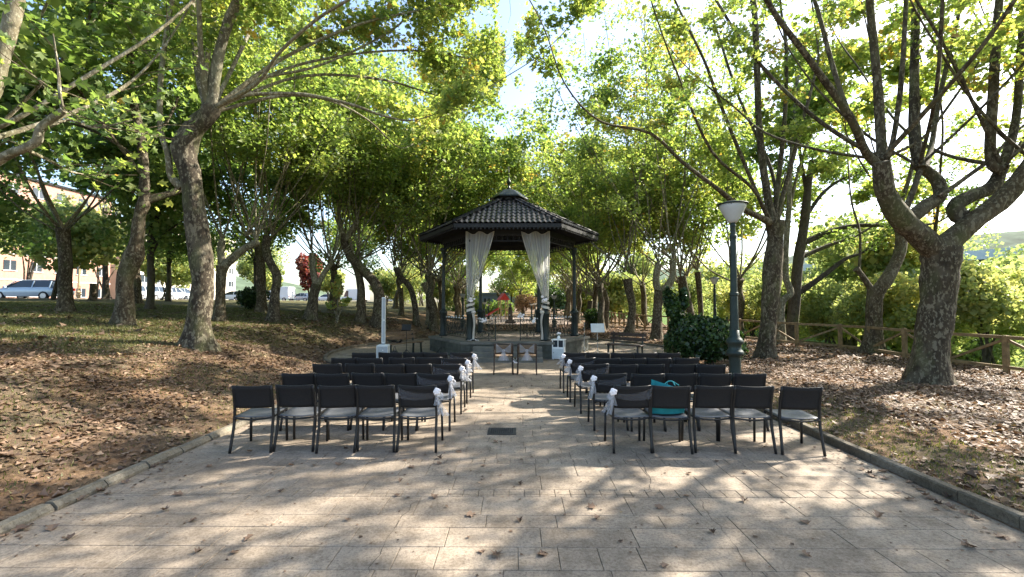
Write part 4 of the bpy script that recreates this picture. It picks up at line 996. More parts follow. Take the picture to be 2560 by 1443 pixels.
# ---- wedding dressing of the bandstand
def curtain(side, label):
    y = GY - RC * .866 - .16; cx = GX + side * RC / 2
    o = empty('curtain', (cx, y, PZ), label=label, cat='curtain', group='voile curtains on the bandstand')
    nx, nz = 44, 26; rows = []
    for j in range(nz + 1):
        t = j / nz; row = []
        for i in range(nx + 1):
            s = i / nx
            top_in, top_out = -side * .82, side * .14
            g = t ** 1.15; wi = (top_in * (1 - g) + side * (-.05) * g); wo = (top_out * (1 - g * .55) + side * .06 * g * .55)
            if t > .88: wi *= 1; 
            x = wi + (wo - wi) * s
            sag = -.10 * (math.sin(2 * math.pi * s) ** 2) * (1 - t) ** 3
            z = 3.73 - 2.34 * t + sag
            yy = (.035 + .03 * t) * math.sin(s * 30 + 2 * t) + .03 * math.sin(s * 11 + 1.3 * side) - .05 * math.sin(math.pi * t)
            row.append((x, yy, z))
        rows.append(row)
    MB().grid(rows).build('cloth', 'voile', o, True)
    hem = MB()
    for s in (0, nx // 2, nx): hem.tube([rows[j][s] for j in range(0, nz + 1, 2)], .010, 4)
    hem.tube([rows[0][i] for i in range(0, nx + 1, 2)], .010, 4); hem.build('hem', 'satin', o)
    return o
curtain(-1, 'sheer cream curtain tied to the front column on the loudspeaker side')
curtain(1, 'sheer cream curtain tied to the front column on the cabinet side')
def flower_bunch(name, loc, r, n, seed, label, group=None, mats=('rose', 'greens')):
    rg = np.random.default_rng(seed); o = empty(name, loc, label=label, cat='flowers', group=group)
    leaves = MB()
    for i in range(n * 2):
        v = rg.normal(0, 1, 3); v /= np.linalg.norm(v); p = v * r * rg.uniform(.5, 1.05)
        leaves.ball(p, r * .26, 5, 3, (1, 1, .5))
    leaves.build('greenery', mats[1], o, True)
    for i in range(n):
        v = rg.normal(0, 1, 3); v[1] -= .8; v /= np.linalg.norm(v); p = v * r * .85; rr = r * rg.uniform(.26, .38)
        f = MB(); f.ball(p, rr * .7, 7, 5)
        for k in range(6):
            a = k * 1.05; q = p + np.array([math.cos(a), -.2, math.sin(a)]) * rr * .55; f.ball(q, rr * .55, 6, 4, (1, .7, 1))
        f.build('flower', mats[0], o, True)
    return o
def column_dress(side, who):
    cx = GX + side * RC / 2; y = GY - RC * .866
    o = empty('ribbon', (cx, y, PZ), label=f'ivory ribbon wound round the front column on the {who} side', cat='ribbon', group='ribbons on the bandstand columns')
    P = []; W = []
    for t in np.linspace(0, 1, 60):
        a = t * 2 * math.pi * 2.2 * side + math.pi; z = 1.36 - .38 * t; P.append((.142 * math.cos(a), .142 * math.sin(a), z))
    MB().grid([[(x * (1 if z > .98 else 1.02), yy, z + .045) for x, yy, z in P], [(x, yy, z - .045) for x, yy, z in P]]).build('winding', 'satin', o, True)
    tail = []
    for j in range(14):
        t = j / 13; tail.append([(-side * (.10 + .05 * t) + (s - .5) * .09 * (1 - .3 * math.sin(t * 3)) - side * .03 * math.sin(t * 5), -.165 - .03 * math.sin(s * 9 + t * 4), .98 - .93 * t) for s in np.linspace(0, 1, 7)])
    MB().grid(tail).build('tail', 'satin', o, True)
    kn = MB().ball((-side * .12, -.16, .98), .065, 8, 6, (1.2, .7, 1)); kn.build('knot', 'satin', o, True)
    flower_bunch('garland', (cx - side * .02, y - .12, PZ + 1.45), .15, 6, 500 + side, f'white flower garland at the curtain tie on the {who} side', 'flower bunches on the bandstand')
    flower_bunch('garland', (cx - side * .42, y - .03, PZ + .70), .13, 6, 510 + side, f'dark leafy garland with white roses on the railing wing, {who} side', 'flower bunches on the bandstand')
column_dress(-1, 'loudspeaker'); column_dress(1, 'cabinet')
flower_bunch('posy', (on_flat(1306, 800, 1.3).x if False else GX + .44, GY - RC * .866 - .05, PZ + .86), .13, 7, 530, 'white posy on the railing gate post, cabinet side', 'flower bunches on the bandstand')
cl = MB(); rg_ = np.random.default_rng(9)
rows = [[(.30 * (s - .5) * (1.6 - .6 * t) + .12, -.16 + .3 * (t - .5), .06 * (1 - (2 * s - 1) ** 2) + .035 * math.sin(s * 14 + t * 5) * (1 - t) + .012) for s in np.linspace(0, 1, 16)] for t in np.linspace(0, 1, 8)]
tag(MB().grid(rows).build('cloth', 'tulle', None, True, (GX - RC / 2 + .02, GY - RC * .866 - .22, PZ + .005)), 'bunched white cloth at the foot of the ribboned column', 'cloth')

# ================================================================== guests' chairs
def chair_proto():
    c = empty('chair', label='x', cat='chair', group='chairs for the guests')
    # facing +y; slung seat and back on a flat-tube frame
    for s in (-1, 1):
        x = s * .235
        P = catmull([(x * 1.045, -.275, 0), (x, -.215, .28), (x, -.195, .43), (x * .985, -.205, .60), (x * .975, -.262, .83)], 4)
        MB().tube(P, .0175, 6).build('leg', 'chair_frame', c, True)
        P = [(x * 1.0, .235, 0), (x * .98, .215, .42)]
        MB().tube(P, .0165, 6).build('leg', 'chair_frame', c, True)
        MB().tube(catmull([(x, -.20, .425), (x, 0, .425), (x * .98, .225, .43)], 3), .0135, 6).build('seat_rail', 'chair_frame', c, True)
    nx, ny = 9, 7
    rows = [[(.222 * u, .225 - .43 * v, .437 - .018 * math.sin(math.pi * v) * (1 - u * u) - .012 * (1 - u * u) * v) for u in np.linspace(-1, 1, nx)] for v in np.linspace(0, 1, ny)]
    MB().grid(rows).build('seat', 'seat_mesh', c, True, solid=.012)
    MB().tube(catmull([(-.235, -.205, .418), (0, -.235, .400), (.235, -.205, .418)], 4), .0125, 6).build('crossbar', 'chair_frame', c, True)
    MB().tube([(-.23, .225, .42), (.23, .225, .42)], .0125, 6).build('crossbar', 'chair_frame', c, True)
    rows = []
    for v in np.linspace(0, 1, 8):
        z = .545 + .282 * v; yb = -.196 - .07 * v ** 1.6
        rows.append([((.228) * u, yb - .035 * (1 - u * u) - .004, z - .010 * (1 - u * u) * (1 if v > .9 else 0)) for u in np.linspace(-1, 1, 9)])
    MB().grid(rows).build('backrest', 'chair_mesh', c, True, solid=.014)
    top = [(x, y, z + .004) for x, y, z in rows[-1]]
    MB().tube(top, .0095, 6).build('top_rail', 'chair_frame', c, True)
    return c
CH = chair_proto(); CM = child_map(); first = [True]
ROWS = [(5.72, [-3.33, -2.80, -2.28, -1.78, -1.25], [1.45, 1.955, 2.495, 2.98, 3.535]),
        (6.68, [-3.22, -2.71, -2.20, -1.70, -1.19], [1.39, 1.92, 2.42, 2.90, 3.45]),
        (7.68, [-3.22, -2.69, -2.15, -1.65, -1.16], [1.32, 1.80, 2.28, 2.80, 3.29]),
        (8.56, [-3.26, -2.73, -2.17, -1.65, -1.14], [1.25, 1.72, 2.19, 2.67, 3.20]),
        (9.44, [-3.17, -2.64, -2.16, -1.65, -1.16], [1.22, 1.70, 2.21, 2.68, 3.19])]
ORD = ['aisle seat', 'second from aisle', 'middle seat', 'fourth from aisle', 'outermost seat']
RN = ['nearest row', 'second nearest row', 'middle row', 'second farthest row', 'row nearest the bandstand']
CHAIRS = {}
for ri, (Y, Ls, Rs) in enumerate(ROWS):
    for side, X, blk_ in ((-1, Ls[::-1], 'bank-side block'), (1, Rs, 'lamp-side block')):
        for ci, x in enumerate(X):
            o = CH if first[0] else copy_tree(CH, CM); first[0] = False
            rz = rng.normal(0, .05) - side * .015 * (ci - 1)
            o.location = (x + rng.normal(0, .008), Y + .265 + rng.normal(0, .03), .002); o.rotation_euler = (0, 0, rz)
            o['label'] = f'dark mesh chair, {ORD[ci]} in the {RN[ri]}, {blk_}'
            CHAIRS[(ri, side, ci)] = o
# tulle bows with roses on the aisle chairs
def bow(ri, side, seed):
    ch = CHAIRS[(ri, side, 0)]; rg = np.random.default_rng(seed)
    o = empty('chair_bow', ch.location, ch.rotation_euler.z, label=f'tulle bow with rose, aisle chair of the {RN[ri]}, {"bank" if side < 0 else "lamp"}-side block', cat='chair bow', group='tulle bows on the aisle chairs')
    s = -side                                         # towards the aisle
    rows = []
    for v in np.linspace(0, 1, 7):
        rows.append([(u * .236, -.262 - .037 * (1 - u * u) + .03 * (1 - v) * 0 - .012 + .05 * (1 - v) * .9 * .6, .80 - .13 * (1 - v) * (1 - .55 * (.5 + .5 * u * s)) - .055 * (.5 + .5 * u * s) - .03 * (1 - u * u) + .004 * math.sin(u * 20 + v * 9)) for u in np.linspace(-1.02, 1.02, 15)])
    MB().grid(rows).build('sash', 'tulle_thin', o, True)
    kx, ky, kz = s * .25, -.285, .745
    rose = MB(); rose.ball((kx + s * .01, ky - .02, kz + .02), .030, 8, 6)
    for k in range(9):
        a = k * 2.4; rr = .018 + .0018 * k; rose.ball((kx + s * .01 + rr * math.cos(a), ky - .025 - .004 * (k % 3), kz + .02 + rr * math.sin(a)), .022, 7, 5, (1, .7, 1))
    rose.build('rose', 'rose', o, True)
    for q in range(2):                                # puffed loops of the bow
        lp = MB(); rows = []
        for t in np.linspace(0, 1, 7):
            rows.append([(kx + s * (.01 + .05 * t * (.5 + q)) + .012 * math.sin(9 * w + q), ky - .015 - .03 * math.sin(math.pi * t) * math.cos(w * 3 + q), kz - .015 + (w - .5) * (.03 + .05 * math.sin(math.pi * t)) - .03 * t * q + .008 * math.sin(13 * w + 5 * t)) for w in np.linspace(0, 1, 7)])
        lp.grid(rows).build('loop', 'tulle', o, True)
    for q in range(3):                                # hanging tails
        rows = []; fl_ = rg.uniform(.03, .09) * s * (q - .3); Lt = rg.uniform(.13, .27)
        for t in np.linspace(0, 1, 10):
            rows.append([(kx + fl_ * .8 * t + (w - .5) * (.015 + .065 * t) + s * .02 * t, ky - .02 + .03 * math.sin(w * 9 + q + t * 3) * t + .01 * q, kz - .02 - Lt * t) for w in np.linspace(0, 1, 8)])
        MB().grid(rows).build('tail', 'tulle', o, True)
k = 0
for ri in range(5):
    for side in (-1, 1): bow(ri, side, 600 + k); k += 1
# teal bag on the second chair
c2 = CHAIRS[(0, 1, 1)]
bagE = empty('tote_bag', (c2.location.x, c2.location.y, .445), .08, label='teal cotton tote bag propped on a chair in the nearest row', cat='bag')
bb = MB(); rows = []
for v in np.linspace(0, 1, 10):
    ring = []
    for a in np.linspace(0, 2 * math.pi, 20, endpoint=False):
        cx = math.copysign(abs(math.cos(a)) ** .55, math.cos(a)); cy = math.copysign(abs(math.sin(a)) ** .8, math.sin(a))
        w = .225 + .01 * math.sin(v * 7); d_ = .075 * (1 - v) ** .6 + .008
        tilt = .075 * v * (-cx)                       # one corner stands up
        ring.append((cx * w - .01, cy * d_ - .03 - .09 * v + .012 * math.sin(5 * a + 8 * v), .006 + .37 * v + tilt * (1 if v > .5 else 2 * v)))
    rows.append(ring + [ring[0]])
bb.grid(rows); bb.add(rows[0][:-1], [tuple(range(19, -1, -1))]); bb.build('body', 'teal', bagE, True)
for s in (-1, 1):
    MB().tube(catmull([(-.05 + .03 * s, -.118 + .01 * s, .37), (-.02, -.10, .41), (.05, -.09, .415), (.10 + .03 * s, -.118 + .01 * s, .365)], 5), .008, 5).build('handle', 'teal', bagE, True)

# ================================================================== the couple's place before the steps
def armchair(loc, label, rz):
    c = empty('armchair', loc, rz, label=label, cat='chair', group='chairs of the couple')
    for s in (-1, 1):
        x = s * .245
        MB().tube(catmull([(x * 1.03, -.26, 0), (x, -.23, .30), (x, -.22, .46), (x * .98, -.27, .80)], 4), [.018] * 13, 6).build('leg', 'wood_dark', c, True)
        MB().tube([(x * 1.03, .25, 0), (x, .24, .64)], .017, 6).build('leg', 'wood_dark', c, True)
        MB().tube(catmull([(x, -.24, .62), (x * 1.05, 0, .65), (x, .26, .645)], 4), .016, 6).build('armrest', 'wood_dark', c, True)
        MB().tube([(x, -.22, .30), (x, .24, .30)], .010, 5).build('stretcher', 'wood_dark', c, True)
    MB().grid([[(.235 * u, .24 - .46 * v, .455 - .015 * math.sin(math.pi * v)) for u in np.linspace(-1, 1, 7)] for v in np.linspace(0, 1, 6)]).build('seat', 'raffia', c, True, solid=.03)
    MB().grid([[(.225 * u, -.225 - .035 * v - .02 * (1 - u * u), .55 + .22 * v) for u in np.linspace(-1, 1, 7)] for v in np.linspace(0, 1, 5)]).build('backrest', 'raffia', c, True, solid=.018)
    MB().tube([(-.24, -.268, .795), (.24, -.268, .795)], .014, 6).build('top_rail', 'wood_dark', c, True)
    MB().tube([(-.24, -.225, .535), (.24, -.225, .535)], .012, 6).build('lower_rail', 'wood_dark', c, True)
    return c
def couple_bow(loc, rz, label, seed):
    o = empty('chair_bow', loc, rz, label=label, cat='chair bow', group='bows on the chairs of the couple')
    for q in (-1, 1):
        rows = []
        for t in np.linspace(0, 1, 10): rows.append([(q * (.02 + .17 * t) + 0 * w, -.30 - .012 * math.sin(t * 6 + w * 5), .63 + (.05 * (w - .5) + .15 * t * w) * 1.0) for w in np.linspace(-.2, 1, 6)])
        MB().grid(rows).build('drape', 'tulle', o, True)
    for q in (-1, 0, 1):
        rows = []
        for t in np.linspace(0, 1, 9): rows.append([((w - .5) * (.03 + .16 * t) + q * .06 * t, -.31 - .02 * math.sin(w * 8 + q) * t, .63 - .26 * t) for w in np.linspace(0, 1, 7)])
        MB().grid(rows).build('tail', 'tulle', o, True)
    MB().ball((0, -.315, .63), .035, 8, 6).build('knot', 'tulle', o, True)
A1 = on_flat(1258, 937); A2 = on_flat(1318, 937)
armchair((A1.x, A1.y + .26, .002), 'dark wooden armchair with tulle bow, next to the white lantern', .03)
armchair((A2.x, A2.y + .26, .002), 'dark wooden armchair with tulle bow, next to the white cabinet', -.02)
couple_bow((A1.x, A1.y + .26, .002), .03, 'tulle bow draped over the armchair beside the lantern', 1)
couple_bow((A2.x, A2.y + .26, .002), -.02, 'tulle bow draped over the armchair beside the cabinet', 2)
m_ = (A1 + A2) / 2
flower_bunch('posy', (m_.x, m_.y + .02, .34), .06, 5, 640, 'small white posy strung between the two armchairs')
cd = MB().tube(catmull([(A1.x + .25, A1.y + .05, .46), (m_.x, m_.y + .02, .36), (A2.x - .25, A2.y + .05, .46)], 6), .006, 5); tag(cd.build('cord', 'satin', None), 'white cord linking the two armchairs', 'cord')
tb_ = empty('side_table', (m_.x, m_.y + .28, 0), label='low dark table between the two armchairs', cat='table')
MB().box((0, 0, .40), (.20, .26, .02)).build('table_top', 'wood_dark', tb_)
for sx in (-1, 1):
    for sy in (-1, 1): MB().tube([(sx * .08, sy * .1, 0), (sx * .08, sy * .1, .39)], .011, 5).build('leg', 'wood_dark', tb_)
# white lighthouse lantern with tulle round it
lp = on_flat(1222, 893)
ln = empty('lantern', (lp.x, lp.y, .0), label='white house-shaped lantern on a small stand at the platform foot', cat='lantern')
MB().box((0, 0, .11), (.30, .24, .22), bev=.01).build('stand', 'white_dull', ln)
for sx in (-1, 1):
    for sy in (-1, 1): MB().box((sx * .065, sy * .065, .335), (.018, .018, .20)).build('post', 'white', ln)
MB().box((0, 0, .228), (.16, .16, .016)).build('base', 'white', ln); MB().box((0, 0, .442), (.17, .17, .016)).build('head', 'white', ln)
MB().lathe([(.10, 0), (.055, .06), (.05, .09), (.03, .12), (.008, .15)], (0, 0, .449), 8).build('cap', 'car_dark', ln)
MB().tube([(.028 * math.cos(t), 0, .60 + .028 * math.sin(t)) for t in np.linspace(0, 6.28, 10)], .005, 4).build('ring', 'car_dark', ln)
MB().lathe([(.03, 0), (.03, .11), (.005, .115)], (0, 0, .238), 10).build('candle', 'satin', ln)
rows = []
for t in np.linspace(0, 1, 14):
    ring = []
    for a in np.linspace(math.pi * .85, math.pi * 2.05, 26): 
        r_ = .13 + .36 * t ** 1.5 + .03 * math.sin(a * 11) * t; ring.append((r_ * math.cos(a) * 1.15, r_ * math.sin(a) * .7, .33 * (1 - t) ** 1.1 + .012 + .012 * math.sin(a * 7)))
    rows.append(ring)
tag(MB().grid(rows).build('tulle_cloth', 'tulle', None, True, (lp.x, lp.y, 0)), 'white tulle spread round the foot of the lantern', 'cloth')
# white cabinet
cp = on_flat(1398, 899); cab = empty('cabinet', (cp.x, cp.y + .14, 0), -.30, label='small white glazed cabinet standing before the platform', cat='cabinet')
MB().box((0, 0, .20), (.40, .27, .36)).build('body', 'white', cab); MB().box((0, 0, .645), (.44, .31, .03), bev=.006).build('top', 'white', cab)
for sx in (-1, 1):
    for sy in (-1, 1):
        MB().box((sx * .185, sy * .12, .505), (.03, .03, .25)).build('post', 'white', cab); MB().box((sx * .17, sy * .11, .01), (.04, .04, .03)).build('foot', 'white', cab)
MB().box((0, -.1215, .505), (.025, .025, .25)).build('post', 'white', cab); MB().box((0, 0, .392), (.40, .27, .022)).build('shelf', 'white', cab)
dr = MB().box((-.0, -.140, .20), (.36, .012, .31), bev=.0).build('door', 'white_dull', cab); MB().ball((-.15, -.152, .22), .012, 6, 5).build('knob', 'black', dr)
for sx in (-1, 1): MB().box((sx * .0925, -.118, .505), (.148, .005, .22)).build('pane', 'glass', cab)
vs = empty('vase', (cp.x, cp.y + .14, .66), label='white vase of flowers on top of the white cabinet', cat='vase')
MB().lathe([(.04, 0), (.06, .03), (.05, .07), (.028, .10), (.035, .13)], (0, 0, 0), 12).build('vessel', 'white', vs, True)
MB().lathe([(.07, 0), (.075, .012)], (-.10, -.03, 0), 12).build('saucer', 'white', vs)
fb = MB()
for i in range(9): a = i * 2.4; fb.ball((.06 * math.cos(a) * (i / 9) ** .5, .05 * math.sin(a) * (i / 9) ** .5, .185 + .02 * math.cos(i)), .032, 7, 5)
fb.build('blossom', 'rose', vs, True); MB().ball((0, 0, .15), .06, 8, 5, (1, 1, .6)).build('leaves', 'greens', vs, True)

# ================================================================== sound equipment, stands, benches
sp = on_flat(958, 908); spk = empty('loudspeaker', (sp.x, sp.y, 0), .12, label='pale grey column loudspeaker standing on its bass box', cat='loudspeaker')
MB().box((0, 0, .29), (.34, .42, .56), bev=.02).build('bass_box', 'white_dull', spk)
MB().box((.005, -.213, .30), (.30, .01, .46)).build('grille', 'grey_speaker', spk); MB().ball((.02, -.219, .42), .016, 8, 5).build('badge', 'white', spk)
MB().box((.0, .02, .60), (.10, .12, .06)).build('socket', 'grey_speaker', spk)
for i, z0 in enumerate((.63, 1.34)):
    cl_ = MB().box((.0, .02, z0 + .35), (.105, .12, .70), bev=.01).build('column', 'white_dull', spk); MB().box((.012, -.043, z0 + .35), (.07, .008, .64)).build('grille', 'grey_speaker', cl_)
def bench(loc, rz, label, L=1.5, mat='wood_bench'):
    o = empty('bench', loc, rz, label=label, cat='bench', group='park benches')
    for i in range(3): MB().box((0, -.14 + .14 * i, .44), (L, .125, .04), bev=.008).build('plank', mat, o)
    for i in range(2): MB().box((0, .24 + .03 * i, .62 + .15 * i), (L, .03, .11)).build('back_plank', mat, o)
    for s in (-1, 1):
        f = MB(); x = s * (L / 2 - .12)
        f.bar((x, -.2, 0), (x, -.17, .43), .05, .05); f.bar((x, .22, 0), (x, .19, .43), .05, .05); f.bar((x, -.22, .405), (x, .24, .405), .05, .03); f.bar((x, .21, .40), (x, .29, .84), .05, .035)
        f.build('end_frame', 'iron', o)
    return o
bp = on_flat(985, 893); bench((bp.x + .15, bp.y + .6, 0), R(58), 'wooden park bench behind the grey loudspeaker', 1.7)
bp2 = on_flat(1568, 897); bench((bp2.x, bp2.y + .3, 0), R(-38), 'dark wooden park bench on the lamp side of the plaza', 1.3, 'wood_dark')
kb = MB(); bx0 = (bp.x + .15, bp.y + .6)
jk = MB(); rows = [[(.5 * (u - .5) , .42 * (v - .5), .03 + .05 * math.sin(u * 7 + v * 3) * math.sin(v * 5) + .03 * math.cos(u * 12)) for u in np.linspace(0, 1, 14)] for v in np.linspace(0, 1, 10)]
tag(jk.grid(rows).build('jacket', 'black', None, True, (bx0[0] - .2, bx0[1] - .3, .50), .01), 'black jacket lying crumpled on the bench', 'jacket')
hb = empty('handbag', (sp.x + .36, sp.y - .02, 0), label='small black bag standing beside the loudspeaker box', cat='bag')
MB().box((0, 0, .22), (.16, .12, .34), bev=.03).build('body', 'black', hb); MB().tube(catmull([(-.05, 0, .38), (0, 0, .52), (.05, 0, .38)], 5), .01, 5).build('handle', 'black', hb)
def mic_stand(px, py, label, H, boom, mat, tablet=None):
    p = on_flat(px, py); o = empty('stand', (p.x, p.y, 0), label=label, cat='stand', group='stands round the bandstand')
    for k in range(3):
        a = k * 2.09 + .5; MB().tube([(0, 0, .26), (.24 * math.cos(a), .24 * math.sin(a), .015)], .010, 5).build('leg', mat, o)
    MB().tube([(0, 0, .2), (0, 0, H)], .011, 6).build('pole', mat, o); MB().tube([(0, 0, H * .55), (0, 0, H * .6)], .02, 6).build('clamp', 'black', o)
    if boom: MB().tube([(.10, 0, H - .10), (-.45, -.05, H + .32)], .010, 5).build('boom', 'black', o); MB().tube([(-.45, -.05, H + .32), (-.55, -.06, H + .36)], .024, 7).build('microphone', 'black', o)
    if tablet:
        w, h, tl_, m = tablet; rot = Matrix.Rotation(tl_, 3, 'X') @ Matrix.Rotation(.0, 3, 'Z')
        MB().box((0, -.03, H + .02), (w, .012, h), rot=rot).build('desk', m, o)
        MB().box(tuple(Vector((0, -.03, H + .02)) + rot @ Vector((0, -.03, -h / 2))), (w, .06, .012), rot=rot).build('ledge', m, o)
    return o
mic_stand(1104, 884, 'thin black microphone stand against the platform edge', 2.15, False, 'black')
mic_stand(1494, 893, 'pale music stand with an open sheet desk', .98, False, 'chrome', (.46, .32, -.35, 'white_dull'))
mic_stand(1461, 884, 'microphone stand with a black boom beside the platform corner', 1.15, True, 'chrome')
mic_stand(1016, 893, 'black folding desk stand rising behind the bench', 1.0, False, 'black', (.32, .24, -.5, 'black'))
p = on_flat(1494, 893)
sh = MB(); rot = Matrix.Rotation(-.35, 3, 'X'); sh.box((0, 0, 0), (.40, .003, .27), rot=rot); tag(sh.build('music_sheet', 'sheet', None, loc=(p.x, p.y - .040, 1.0)), 'sheet of paper lying on the pale music stand', 'paper')

# ================================================================== lamp posts
def lamp_post(loc, H, label, head=.31, big=True, mat='lamp_green'):
    o = empty('street_lamp', loc, label=label, cat='street lamp', group='street lamps')
    k = H / 4.2
    MB().lathe([(r_, z_ * k) for r_, z_ in [(.17, 0), (.17, .10), (.14, .14), (.13, .20), (.125, .55), (.14, .60), (.19, .63), (.20, .68), (.17, .72), (.14, .76), (.15, .86), (.19, .90), (.19, .95), (.155, 1.0), (.11, 1.05), (.10, 1.2)]], (0, 0, 0), 16).build('base', mat, o, True)
    sh_ = MB().lathe([(.096, 1.19 * k), (.082, 2.0 * k), (.098, 2.02 * k), (.098, 2.07 * k), (.078, 2.09 * k), (.066, 3.35 * k), (.08, 3.38 * k), (.08, 3.43 * k), (.06, 3.46 * k), (.055, 3.62 * k), (.07, 3.66 * k), (.05, 3.74 * k)], (0, 0, 0), 16, .03).build('shaft', mat, o); autosmooth(sh_, 25)
    MB().lathe([(.09, 3.735 * k), (head * .42, 3.80 * k), (head * .58, 3.89 * k), (head * .80, 4.01 * k), (head * .93, 4.11 * k), (head * .95, 4.16 * k)], (0, 0, 0), 24).build('diffuser', 'lamp_glass', o, True)
    MB().lathe([(head * .86, 4.162 * k), (head * 1.10, 4.165 * k), (head * 1.10, 4.185 * k), (head * .7, 4.225 * k), (.04, 4.25 * k)], (0, 0, 0), 24).build('lamp_cap', mat, o, True)
    for i in range(3):
        a = i * 2.09; MB().tube([(.07 * math.cos(a), .07 * math.sin(a), 3.74 * k), (head * .97 * math.cos(a), head * .97 * math.sin(a), 4.16 * k)], .007, 5).build('rib', mat, o)
    return o
lq = on_flat(1838, 948, .1); lamp_post((lq.x, lq.y, gz(lq.x, lq.y)), 4.15, 'tall green street lamp with a wide white bowl beside the chairs')
lamp_post((11.35, 26.0, -.15), 3.45, 'small street lamp by the fence behind the big one', .26)
for (px, py, Y, lb) in [(1385, 742, 33, 'street lamp on the river side just beyond the bandstand'), (1329, 762, 47, 'slim lamp seen through the bandstand near the dark evergreen'), (1338, 760, 52, 'farther lamp beside the dark evergreen'), (1211, 758, 44, 'slim lamp seen through the bandstand on the bank side'), (1221, 762, 50, 'farther lamp beside the playground'), (1157, 738, 33, 'street lamp among the avenue trunks on the bank side')]:
    q = at(px, py, Y); z0 = gz(q.x, Y); lamp_post((q.x, Y, z0), q.z + .1 - z0, lb, .24, mat='lamp_green')
q = at(199, 658, 36); z0 = gz(q.x, 36); lamp_post((q.x, 36, z0), q.z - z0 + .15, 'yellowish street lamp at the top of the lawn', .2, mat='play_wood')

# ================================================================== fence along the river bank
FL = [(13.2, 3.0), (12.9, 9.0), (12.55, 13.0), (12.6, 17.8), (11.4, 19.0), (10.6, 21.5), (9.6, 25.5), (8.6, 29.5), (8.2, 35), (8.2, 44)]
fence = empty('fence', (12.5, 15, gz(12.5, 15)), label='wooden post-and-rail fence with slanting braces along the bank', cat='fence'); fo = Vector(fence.location)
def along(L, step):
    P = np.array(L); seg = np.linalg.norm(np.diff(P, axis=0), axis=1); cum = np.concatenate([[0], np.cumsum(seg)])
    s = np.arange(0, cum[-1], step); return np.stack([np.interp(s, cum, P[:, 0]), np.interp(s, cum, P[:, 1])], -1)
fp = along(FL, 1.48); fp = [Vector((x, y, gz(x, y))) for x, y in fp]
for i, p in enumerate(fp):
    hh = 1.0 + rng.normal(0, .012)
    MB().box((p.x - fo.x, p.y - fo.y, p.z - fo.z + hh / 2 - .05), (.105, .105, hh + .1), .25 + rng.normal(0, .05), bev=.015).build('post', 'wood_fence', fence)
    if i + 1 < len(fp):
        a = p - fo; b_ = fp[i + 1] - fo; d = (b_ - a).normalized(); a2 = a + d * .045; b2 = b_ - d * .045; z = lambda h: Vector((0, 0, h))
        MB().bar(a2 + z(.93), b2 + z(.93), .055, .085).build('rail', 'wood_fence', fence)
        MB().bar(a2 + z(.16), b2 + z(.16), .05, .075).build('rail', 'wood_fence', fence)
        up = i % 2 == 0
        MB().bar(a2 + z(.86 if up else .21), b2 + z(.21 if up else .86), .04, .065).build('brace', 'wood_fence', fence)

# drain cover in the aisle
dc = on_flat(1255, 1079); dv = empty('drain_cover', (dc.x, dc.y, .0), label='dark cast-iron drain cover set in the aisle paving', cat='drain cover')
MB().box((0, 0, .003), (.41, .35, .012)).build('frame', 'drain', dv); MB().box((0, 0, .0105), (.37, .31, .004)).build('lid', 'drain', dv)
studs = MB()
for i in range(11):
    for j in range(8): studs.box((-.15 + i * .03, -.115 + j * .033, .0145), (.02, .012, .005), .0 if (i + j) % 2 else .9)
tag(studs.build('studs', 'drain', dv), kind='stuff')
# stump on the lawn
sb = on_ground(231, 752); stp = empty('tree_stump', sb, label='short sawn-off trunk standing at the top of the lawn', cat='stump')
mb = MB(); tube_mesh(mb, np.array([(0, 0, -.1), (.02, 0, .5), (.05, 0, 1.15)]), np.array([.26, .19, .20]), np.random.default_rng(5), 4, 12, .08, .4); mb.build('trunk', 'bark', stp, True)

